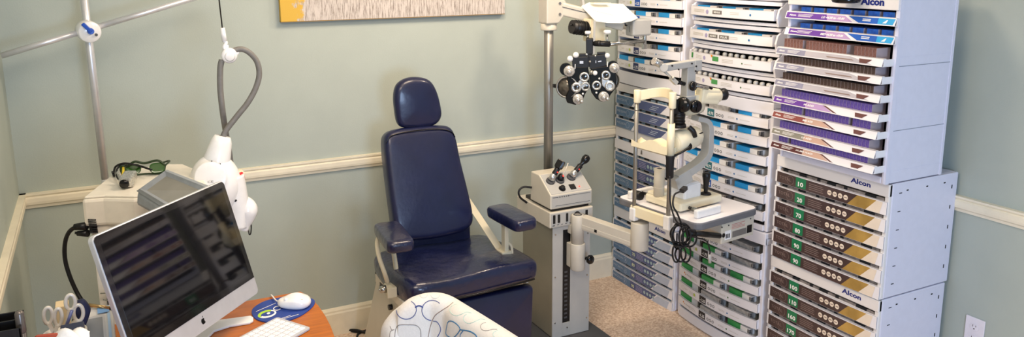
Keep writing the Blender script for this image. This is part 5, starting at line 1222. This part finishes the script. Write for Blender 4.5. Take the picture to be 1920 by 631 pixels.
obj('logo_print', MB().lathe([(0, 0), (.003, 0)], at('Z', DZ+.040, 566, 561)+V((0, 0, .0005)), (0, 0, 1), n=12), L_PRINTL, ms)
# keyboard
kA = at('Z', DZ+.008, 520, 595); kB = at('Z', DZ+.008, 583, 612)
kd = (kB-kA).normalized(); kd.z = 0; kn = V((-kd.y, kd.x, 0)); kn = kn if kn.x < 0 else -kn
kb = thing('keyboard', 'slim white keyboard at the front of the desk', 'keyboard', kA)
kb['label'] = 'slim white computer keyboard with pale keys at the desk front'
KW, KD = .255, (kB-kA).length
k0 = V((kA.x, kA.y, DZ))
def kp_(a, b, z): return k0+kn*a+kd*b+V((0, 0, z))
m = MB(); m.prism(rrect(KW, KD, .008, 3, KW/2, KD/2), lambda u, v, w: kp_(u, v, w*(1-.45*v/KD)+.001), 0, .010); obj('case', m, mat('keyboard_tray', '#b9babf', .4), kb, bevel=.001)
m = MB(); ny, nx = 6, 13
for j in range(ny):
    for i in range(nx):
        a = .010+i*(KW-.018)/nx; b = .008+j*(KD-.014)/ny; z = .0108*(1-.45*b/KD)
        if j == ny-1 and 3 < i < 8: continue
        m.hexa([kp_(a, b, z-.001), kp_(a+.0165, b, z-.001), kp_(a+.0165, b+.0145, z-.001), kp_(a, b+.0145, z-.001), kp_(a+.001, b+.001, z+.0022), kp_(a+.0155, b+.001, z+.0022), kp_(a+.0155, b+.0135, z+.0020), kp_(a+.001, b+.0135, z+.0020)])
obj('keys', m, mat('key_white', '#f2f0f2', .4), kb, bevel=.0006)
# monitor
Wm, Hm = .477, .326
TRp = V((.274, 2.234, 1.132)); ya, ti = .833, .2713
u_m = V((math.cos(ya), math.sin(ya), 0)); n_m = V((math.sin(ya), -math.cos(ya), 0)); v_m = V((0, 0, -1))*math.cos(ti)+n_m*math.sin(ti)
nf = u_m.cross(v_m).normalized(); nf = nf if nf.dot(n_m) > 0 else -nf
TLp = TRp-u_m*Wm
def im(u, v, o=0): return TLp+u_m*u+v_m*v+nf*o
cB = im(Wm/2, Hm)
mo = thing('desktop_computer', 'large silver all-in-one computer with a glossy black screen on the desk', 'computer', V((cB.x-.03, cB.y+.05, DZ)))
m = MB(); m.prism(rrect(Wm, Hm, .014, 5, Wm/2, Hm/2), lambda u, v, w: im(u, v, w), -.014, 0); m.prism(rrect(Wm*.8, Hm*.75, .08, 5, Wm/2, Hm*.47), lambda u, v, w: im(u, v, w), -.030, -.014); obj('shell', m, ALU, mo, bevel=.002)
BZ = mat('black_bezel', '#08080a', .06, coat=1)
gh = Hm*.862
pol = [(.003, gh), (Wm-.003, gh)]+[(Wm-.003-.011+.011*math.cos(a), .003+.011-.011*math.sin(a)) for a in [k*PI/12 for k in range(7)]]+[(.003+.011-.011*math.sin(a), .003+.011-.011*math.cos(a)) for a in [k*PI/12 for k in range(7)]]
m = MB(); m.prism(pol, lambda u, v, w: im(u, v, w), .0, .0012); gl_ = obj('glass', m, BZ, mo)
def screen_mat():
    m = bpy.data.materials.new('dark_screen'); m.use_nodes = True; b = m.node_tree.nodes['Principled BSDF']
    b.inputs['Base Color'].default_value = (.004, .004, .005, 1); b.inputs['Roughness'].default_value = .04; b.inputs['IOR'].default_value = 1.6
    n = m.node_tree.nodes.new('ShaderNodeTexNoise'); n.inputs['Scale'].default_value = 3; r = m.node_tree.nodes.new('ShaderNodeMapRange'); r.inputs[3].default_value = .03; r.inputs[4].default_value = .06
    m.node_tree.links.new(n.outputs['Fac'], r.inputs[0]); m.node_tree.links.new(r.outputs[0], b.inputs['Roughness'])
    return m
m = MB(); m.prism(rrect(Wm-.036, gh-.036, .001, 1, Wm/2, gh/2), lambda u, v, w: im(u, v, w), .0012, .0014); obj('screen', m, screen_mat(), gl_)
lc_ = (Wm/2, gh+(Hm-gh)/2); m = MB(); ap = []
for k in range(28):
    a = 2*PI*k/28; x, y = .0072*math.cos(a), .0078*math.sin(a)
    y += .0012*math.exp(-(x/.002)**2)*(1 if y < 0 else -1)
    if math.hypot(x-.0085, y+.001) < .0035: x -= .0026
    ap.append((lc_[0]+x, lc_[1]+y))
m.prism(ap, lambda u, v, w: im(u, v, w), .0, .0006); m.prism([(lc_[0]+.0002, lc_[1]-.0088), (lc_[0]+.0010, lc_[1]-.0115), (lc_[0]+.0034, lc_[1]-.0130), (lc_[0]+.0028, lc_[1]-.0102)], lambda u, v, w: im(u, v, w), .0, .0006); obj('logo', m, BLACKG, mo)
# stand
fp_ = [at('Z', DZ+.006, x, y) for x, y in ((470, 591), (475, 594), (475, 600), (468, 604), (430, 610), (402, 619), (388, 634), (380, 655), (330, 670), (342, 640), (366, 615), (384, 606), (410, 599))]
obj('stand_foot', MB().prism([(p.x, p.y) for p in fp_], lambda u, v, w: (u, v, w), DZ+.0005, DZ+.007), WHITEGL, mo, bevel=.002)
nb_ = at('Z', DZ+.006, 352, 650); hub = im(Wm/2, Hm*.62, -.03)
m = MB(); m.tube([nb_, nb_+V((-.03, .05, .05)), hub+V((-.03, .03, -.03)), hub], .016, 12); obj('stand_neck', m, ALU, mo)

# clutter at the left end of the desk
def dz(x, y, z): return at('Z', z, x, y)
CLY = 1.95
def cy_(x, y, Y=CLY): return at('Y', Y, x, y)
bh = thing('pen_holder', 'black open desk organiser at the far left of the desk', 'organiser', V((cy_(20, 631).x, CLY, DZ)))
q0 = cy_(-18, 590, 1.9); q1 = cy_(46, 590, 1.9)
x0, x1 = max(XL+.006, q0.x), q1.x; zt_ = cy_(20, 597, 1.86).z
m = MB(); y0, y1 = 1.80, 1.90; t = .004
m.box((x0, y0, DZ), (x1, y0+t, zt_)); m.box((x0, y1-t, DZ), (x1, y1, zt_)); m.box((x0, y0, DZ), (x0+t, y1, zt_)); m.box((x1-t, y0, DZ), (x1, y1, zt_)); m.box((x0, y0, DZ), (x1, y1, DZ+t)); m.box((x0, (y0+y1)/2, DZ), (x1, (y0+y1)/2+t, zt_))
obj('organiser_box', m, BLACK, bh, bevel=.001)
mk = thing('marker_pen', 'dark grey marker pen standing upright in the black desk organiser', 'marker', V(((x0+x1)/2, 1.83, DZ+t)))
a_ = cy_(31, 583, 1.83); m = MB(); m.lathe([(0, 0), (.008, 0), (.008, .0), (.0085, a_.z-DZ-.05), (0, a_.z-DZ-.05)], (a_.x+.004, 1.83, DZ+t), (0, 0, 1), n=18); obj('barrel', m, mat('marker_grey', '#55504c', .35, .3), mk)
m = MB(); m.lathe([(.0092, 0), (.0095, .002), (.0088, .040), (.006, .046), (0, .046)], (a_.x+.004, 1.83, a_.z-.050+t), (0, 0, 1), n=18); obj('cap', m, mat('marker_cap', '#6a635d', .25, .4), mk)
# pencil cup with scissors
CUPX = cy_(120, 610).x; cupz = cy_(120, 622).z
cup = thing('pencil_cup', 'pale translucent cup holding scissors at the left of the desk', 'cup', V((CUPX, CLY, DZ)))
m = MB(); m.lathe([(0, .002), (.036, .002), (.036, 0), (.038, 0), (.045, cupz-DZ), (.043, cupz-DZ), (.035, .004), (0, .004)], (CUPX, CLY, DZ), n=30); obj('cup_wall', m, mat('cup_clear', '#d8d3c6', .3), cup)
SCW = mat('scissor_clear', '#cfc9bd', .2, coat=.5)
def scissors(label, base, loops, par_y):
    t = thing('scissors', label, 'scissors', base)
    for cx_, cy2, rx, ry in loops:
        m = MB(); m.tube([cy_(cx_+rx*math.cos(a*PI/6), cy2+ry*math.sin(a*PI/6), par_y) for a in range(12)], .0042, 9, closed=True, sub=4); o = obj('handle', m, SCW, t)
        m = MB(); m.bar(cy_(cx_+.2*(base_px[0]-cx_), cy2+ry*.9, par_y), base, .010, .008); obj('handle_shank', m, SCW, o)
    m = MB(); m.bar(base, base+V((.003, 0, -.10)), .014, .003); obj('blade', m, CHROME, t)
base_px = (100, 625)
scissors('clear-handled scissors standing leftmost in the pencil cup', cy_(102, 624), [(90, 591, 8, 15), (109, 594, 7, 16)], CLY)
base_px = (125, 625)
scissors('clear-handled scissors standing tall with wide-open handles in the pencil cup', cy_(122, 624, 1.97), [(132, 566, 9, 14), (147, 586, 9, 15)], 1.97)
pn_ = thing('pen', 'thin blue-grey pen leaning between the two pairs of scissors', 'pen', cy_(122, 618, 1.94)); obj('pen_barrel', MB().cyl(cy_(121, 620, 1.94), cy_(135, 581, 1.94), .0035, n=12), mat('pen_blue', '#5d6590', .35), pn_)
nb_ = thing('card_block', 'tan card block standing behind the scissors', 'card block', cy_(118, 600, 2.05))
m = MB(); a_ = cy_(103, 573, 2.06); b_ = cy_(128, 569, 2.06); m.box((a_.x, 2.05, DZ), (b_.x, 2.09, a_.z)); tag(nb_, 'tan card block standing behind the scissors', 'card block'); obj('card', m, mat('tan_card', '#dcc7a0', .7), nb_, bevel=.002)
pu = thing('glasses_case', 'navy soft glasses case leaning upright beside the scissors', 'case', cy_(150, 620, 2.02))
pl_ = [(137, 590), (140, 568), (148, 562), (158, 561), (168, 573), (170, 582), (162, 606), (154, 622), (140, 626), (134, 610)]
m = MB(); P2 = [cy_(x, y, 2.02) for x, y in pl_]; P2 = [(p.x, p.z) for p in smooth_path([V((p.x, p.z, 0)) for p in P2], 3, True) for p in [V((p.x, 0, p.y))]]
m.pad(P2, lambda u, v, w: V((u, 2.035-w, v)), .03, .012, .003); obj('case_shell', m, mat('navy_fabric', '#1c2446', .7, var=.1, scale=90), pu)
# foreground items: red strap, tissue, navy lid
rc = thing('wallet', 'small red leather wallet lying in front of the scissors', 'wallet', dz(80, 630, .84))
m = MB(); m.hexa([cy_(62, 640, 1.80), cy_(118, 640, 1.80), cy_(118, 640, 1.86), cy_(62, 640, 1.86), cy_(66, 628, 1.80), cy_(108, 623, 1.80), cy_(110, 622, 1.86), cy_(68, 627, 1.86)]); obj('wallet_cover', m, mat('red_leather', '#a8452a', .5, bump=.1), rc, bevel=.003)
ts = thing('tissue', 'crumpled white tissue beside the red wallet', 'tissue', cy_(130, 630, 1.80))
m = MB(); ce = cy_(130, 632, 1.80); m.grid(lambda a, b: ce+V(((a-.5)*.075, (b-.5)*.05, .018*math.sin(a*PI)*math.sin(b*PI)+.006*math.sin(a*11+b*7))), 14, 8); obj('tissue_sheet', m, WHITEGL, ts, fix=False)
nt2 = thing('storage_box', 'dark navy box edge behind the white tissue', 'box', cy_(140, 630, 1.86)); m = MB(); a_ = cy_(112, 622, 1.86); b_ = cy_(158, 617, 1.86); m.box((a_.x, 1.85, DZ), (b_.x, 1.90, a_.z)); obj('box_shell', m, mat('navy_plastic', '#232a45', .4), nt2, bevel=.003)
# label printer with grey display
pr2 = thing('card_terminal', 'white desktop terminal with a grey display between the scissors and the big screen', 'terminal', cy_(185, 631, 2.0))
m = MB(); A = cy_(165, 582, 2.10); B = cy_(213, 590, 2.10); z1 = A.z; m.hexa([(A.x-.03, 1.98, DZ), (B.x, 1.98, DZ), (B.x, 2.12, DZ), (A.x-.03, 2.12, DZ), (A.x-.03, 1.98, z1-.045), (B.x, 1.98, z1-.05), (B.x, 2.12, z1), (A.x-.0, 2.12, z1)]); cs2 = obj('terminal_case', m, mat('pale_terminal', '#d7d6d2', .4), pr2, bevel=.004)
def tp(a, b, o=.0015): return V((A.x-.02+(B.x-A.x+.015)*a, 1.985+.13*b, z1-.048+.047*b))+V((0, -.3, .95))*o
def quad(a0, a1, b0, b1, o): m = MB(); m.add([tp(a0, b0, o), tp(a1, b0, o), tp(a1, b1, o), tp(a0, b1, o)], [(0, 1, 2, 3)]); return m
obj('terminal_display', quad(.10, .72, .10, .70, .004), mat('lcd_grey', '#8b8d8e', .25), cs2)
obj('display_frame', quad(.04, .80, .04, .76, .003), mat('frame_grey', '#bcbcbc', .4), cs2)
obj('blue_sticker', quad(.58, .95, .80, .97, .004), mat('sky_sticker', '#7ba7d9', .4), cs2)
obj('blue_edge', quad(.88, .97, .05, .78, .004), mat('pale_sky_sticker', '#a9c6e4', .4), cs2)
pg = thing('gold_pen', 'polished gold pen lying across the top of the white terminal', 'pen', cy_(190, 574, 2.10)); a_ = cy_(166, 571, 2.115); b_ = cy_(206, 577, 2.10); a_.z = max(a_.z, z1+.005); m = MB(); m.cyl(a_, b_, .0045, n=14); obj('pen_barrel', m, mat('gold_metal', '#c9a878', .25, .9), pg); obj('pen_tip', MB().cyl(b_, b_+(b_-a_).normalized()*.012, .004, .0015, n=12), BLACK, pg)

# ------------------------------------------------------------------ upholstered barrel chair printed with spectacles
fcx = thing('upholstered_chair', 'cream fabric armchair back printed with blue, grey and teal spectacles', 'armchair', (.72, 1.70, 0))
# top line in plan (x, y, z of the ridge), from the far-left wing round to the right
ridge = [at('Z', z, x, y) for x, y, z in ((722, 640, .72), (727, 615, .755), (741, 583, .795), (762, 563, .825), (786, 553, .84), (815, 549, .845), (840, 556, .845), (866, 572, .845), (905, 596, .845), (960, 631, .845), (1040, 685, .845))]
RP = smooth_path(ridge, 5)
SEAM = 6*5+2
def shell_pt(i, s, side):
    """s: 0 at the ridge, 1 at the bottom; side -1 faces the desk and camera"""
    pass
FAB = mat('cream_print_fabric', '#dcdad6', .85, var=.03, scale=200, bump=.15, bscale=500)
m = MB(); NS = 16
rows = []
for i, p in enumerate(RP):
    t = (RP[min(i+1, len(RP)-1)]-RP[max(0, i-1)]); t.z = 0; t.normalize()
    out = V((t.y, -t.x, 0))            # left of travel = away; this points to the desk side
    if out.dot(V((-1, -.6, 0))) < 0: out = -out
    dent = -.006*math.exp(-((i-SEAM)/1.6)**2)
    ring_ = []
    th = .035
    for k in range(7): a = PI*k/6; ring_.append(p+out*(th*math.cos(a)+dent)+V((0, 0, -th+th*math.sin(a)+dent)))
    fr_ = [ring_[0]+V((0, 0, -(p.z-.42-th)*q))+out*(.05*q*q) for q in [k/NS for k in range(1, NS+1)]]
    bk_ = [ring_[-1]+V((0, 0, -(p.z-.30-th)*q)) for q in [k/6 for k in range(1, 7)]]
    rows.append(list(reversed(fr_))+ring_+bk_)
n = len(rows[0]); vs = [q for r in rows for q in r]
m.add(vs, [(i*n+k, (i+1)*n+k, (i+1)*n+k+1, i*n+k+1) for i in range(len(rows)-1) for k in range(n-1)], True)
m.add(rows[0], [tuple(range(n))], False); m.add(rows[-1], [tuple(range(n))], False)
bkobj = obj('chair_back', m, FAB, fcx, fix=True)
bvh = BVHTree.FromPolygons([tuple(p) for p in m.v], m.f)
def drape(path, r, name, mm, closed=False):
    r *= .7
    P = smooth_path([V((x, y, 0)) for x, y in path], 5, closed); Q = []
    for p in P:
        d = (CR*((p.x-960)/F_PX)+CD*((p.y-CY)/F_PX)+_f).normalized()
        h = bvh.ray_cast(EYEP, d)
        if h[0] is not None: Q.append(h[0]-d*.0006)
    if len(Q) > 3: obj(name, MB().tube(Q, r, 6, closed=closed and len(Q) == len(P), sub=1), mm, fcx)
P_NAVY = mat('thread_navy', '#3b4a86', .8); P_GRY = mat('thread_grey', '#8c8784', .8); P_TEAL = mat('thread_teal', '#a9cfc9', .8); P_BLU = mat('thread_blue', '#2f6f9c', .8); P_BRN = mat('thread_brown', '#8a7468', .8)
def fz(x, y): return 700+x/6.246, 530+y/6.246   # measured in a zoomed crop
def L(pts): return [fz(x, y) for x, y in pts]
def circ(cx, cy2, rx, ry, a0=0, a1=360, n=14): return [fz(cx+rx*math.cos(math.radians(a0+(a1-a0)*k/n)), cy2+ry*math.sin(math.radians(a0+(a1-a0)*k/n))) for k in range(n+1)]
drape(circ(385, 310, 118, 112, -60, 175), .0014, 'printed_spectacles', P_NAVY); drape(circ(690, 320, 122, 118, 95, 315), .0014, 'printed_spectacles', P_NAVY); drape(L([(490, 285), (520, 268), (550, 268), (580, 285)]), .0026, 'printed_spectacles', P_NAVY); drape(L([(275, 300), (290, 312)]), .002, 'printed_spectacles', P_NAVY)
drape(L([(250, 640), (262, 540), (300, 492), (400, 487), (500, 495), (550, 545), (558, 640)]), .0014, 'printed_spectacles', P_GRY); drape(L([(180, 492), (260, 490)]), .0014, 'printed_spectacles', P_GRY); drape(L([(195, 505), (215, 545), (245, 545)]), .0014, 'printed_spectacles', P_GRY); drape(L([(190, 640), (200, 570), (240, 545)]), .0014, 'printed_spectacles', P_GRY)
drape(circ(590, 140, 42, 34, 0, 180, 10), .0008, 'printed_spectacles', mat('thread_pale', '#c2c8c8', .8)); drape(circ(725, 140, 52, 38, 0, 180, 10), .0008, 'printed_spectacles', MATS['thread_pale'])
drape(circ(990, 315, 95, 68, 90, 260), .0010, 'printed_spectacles', P_TEAL); drape(L([(985, 380), (1040, 360), (1090, 340), (1150, 350)]), .0010, 'printed_spectacles', P_TEAL); drape(L([(1110, 330), (1120, 350)]), .0018, 'printed_spectacles', P_TEAL)
drape(circ(1130, 415, 75, 58, 90, 240), .0010, 'printed_spectacles', P_TEAL); drape(L([(1130, 472), (1190, 450), (1260, 420), (1310, 430)]), .0010, 'printed_spectacles', P_TEAL)
drape(circ(1320, 510, 65, 48, 60, 270), .0009, 'printed_spectacles', P_GRY); drape(L([(1345, 555), (1400, 540), (1450, 540)]), .0009, 'printed_spectacles', P_GRY); drape(circ(1460, 600, 60, 42, 130, 270, 8), .0008, 'printed_spectacles', P_TEAL)
drape(L([(880, 450), (930, 450), (985, 490), (1015, 540), (980, 600), (930, 640), (880, 625), (850, 590), (860, 510)]), .0018, 'printed_spectacles', P_BLU, True)
drape(L([(1015, 545), (1060, 552), (1130, 565), (1190, 600), (1215, 635)]), .0022, 'printed_spectacles', P_BLU); drape(L([(1050, 560), (1020, 600), (1015, 640)]), .0016, 'printed_spectacles', P_BLU)
drape(L([(700, 445), (745, 455), (780, 510), (785, 560), (750, 635)]), .0014, 'printed_spectacles', P_NAVY)
drape(L([(935, 225), (880, 270), (780, 335), (715, 390), (670, 500), (640, 640)]), .0012, 'back_seam', P_BRN)
m = MB(); m.prism(rrect(.34, .40, .08, 6, .66, 1.60), lambda u, v, w: (u, v, w), .36, .45); obj('seat', m, FAB, fcx, bevel=.02)
m = MB(); m.box((.52, 1.44, .10), (.80, 1.76, .36)); obj('chair_base', m, FAB, fcx, bevel=.01)
for x in (.54, .78):
    for y in (1.46, 1.74): obj('leg', MB().cyl((x, y, 0), (x, y, .10), .015, .02), mat('dark_wood', '#3a281c', .4), fcx)

# floor cables by the baseboard
fc = thing('floor_cables', 'tangled black cables lying on the carpet beside the exam chair base', 'cable', at('Z', .005, 660, 612))
m = MB(); fz_ = lambda x, y, z=.006: at('Z', z, x, y)
m.tube([fz_(600, 640), fz_(615, 608), fz_(640, 612), (fz_(665, 621)), fz_(695, 620), fz_(712, 612)], .0052, 8); m.tube([fz_(605, 650), fz_(622, 622), fz_(645, 619), fz_(668, 618, .016), fz_(690, 624), fz_(715, 630)], .0052, 8); m.tube([fz_(668, 640), fz_(672, 625), fz_(690, 617), fz_(715, 606)], .0052, 8)
obj('cable', m, RUBBER, fc)

for o in [o for o in COL.objects if o.type == 'EMPTY' and len(o.children) == 1 and not o.children[0].children]:
    c = o.children[0]; nm = o.name; c.parent = None; c.location = o.location
    for k_ in ('label', 'category', 'group'):
        if k_ in o: c[k_] = o[k_]
    bpy.data.objects.remove(o); c.name = nm

# ------------------------------------------------------------------ camera
cam = bpy.data.cameras.new('camera'); co = link(bpy.data.objects.new('camera', cam))
mw = Matrix((CR, -CD, -_f)).transposed().to_4x4(); mw.translation = EYEP; co.matrix_world = mw
cam.sensor_width = 36; cam.lens = F_PX/1920*36; cam.shift_y = -(315.5-CY)/1920; cam.clip_start = .02
bpy.context.scene.camera = co

# ------------------------------------------------------------------ light
def area(name, loc, aim, size, power, col, size_y=None):
    l = bpy.data.lights.new(name, 'AREA'); l.energy = power; l.color = col; l.size = size
    if size_y: l.shape = 'RECTANGLE'; l.size_y = size_y
    o = link(bpy.data.objects.new(name, l)); o.location = loc
    o.rotation_euler = (V(aim)-V(loc)).to_track_quat('-Z', 'Y').to_euler(); return o
area('warm_ceiling_area', (1.25, 2.45, 2.40), (1.35, 3.1, .5), .6, 30, (1, .79, .59))
area('warm_ceiling_area', (2.2, 2.35, 2.38), (1.3, 3.4, .9), .15, 10, (1, .80, .60))
area('warm_ceiling_area', (.3, 1.3, 2.42), (1.9, 2.9, .3), 1.0, 38, (1, .84, .69))  # added warm fill from the left, brightens the cabinet fronts
area('cool_fill', (.6, -1.4, 1.2), (2.3, 2.2, .5), .8, 60, (.50, .69, 1.0))  # soft cool light from behind the camera, its source unseen
w = bpy.data.worlds.new('world'); bpy.context.scene.world = w; w.use_nodes = True
w.node_tree.nodes['Background'].inputs[0].default_value = (.80, .86, 1, 1); w.node_tree.nodes['Background'].inputs[1].default_value = .35
sc = bpy.context.scene
sc.view_settings.view_transform = 'Standard'; sc.view_settings.look = 'None'; sc.view_settings.exposure = 0
sc.cycles.use_denoising = True
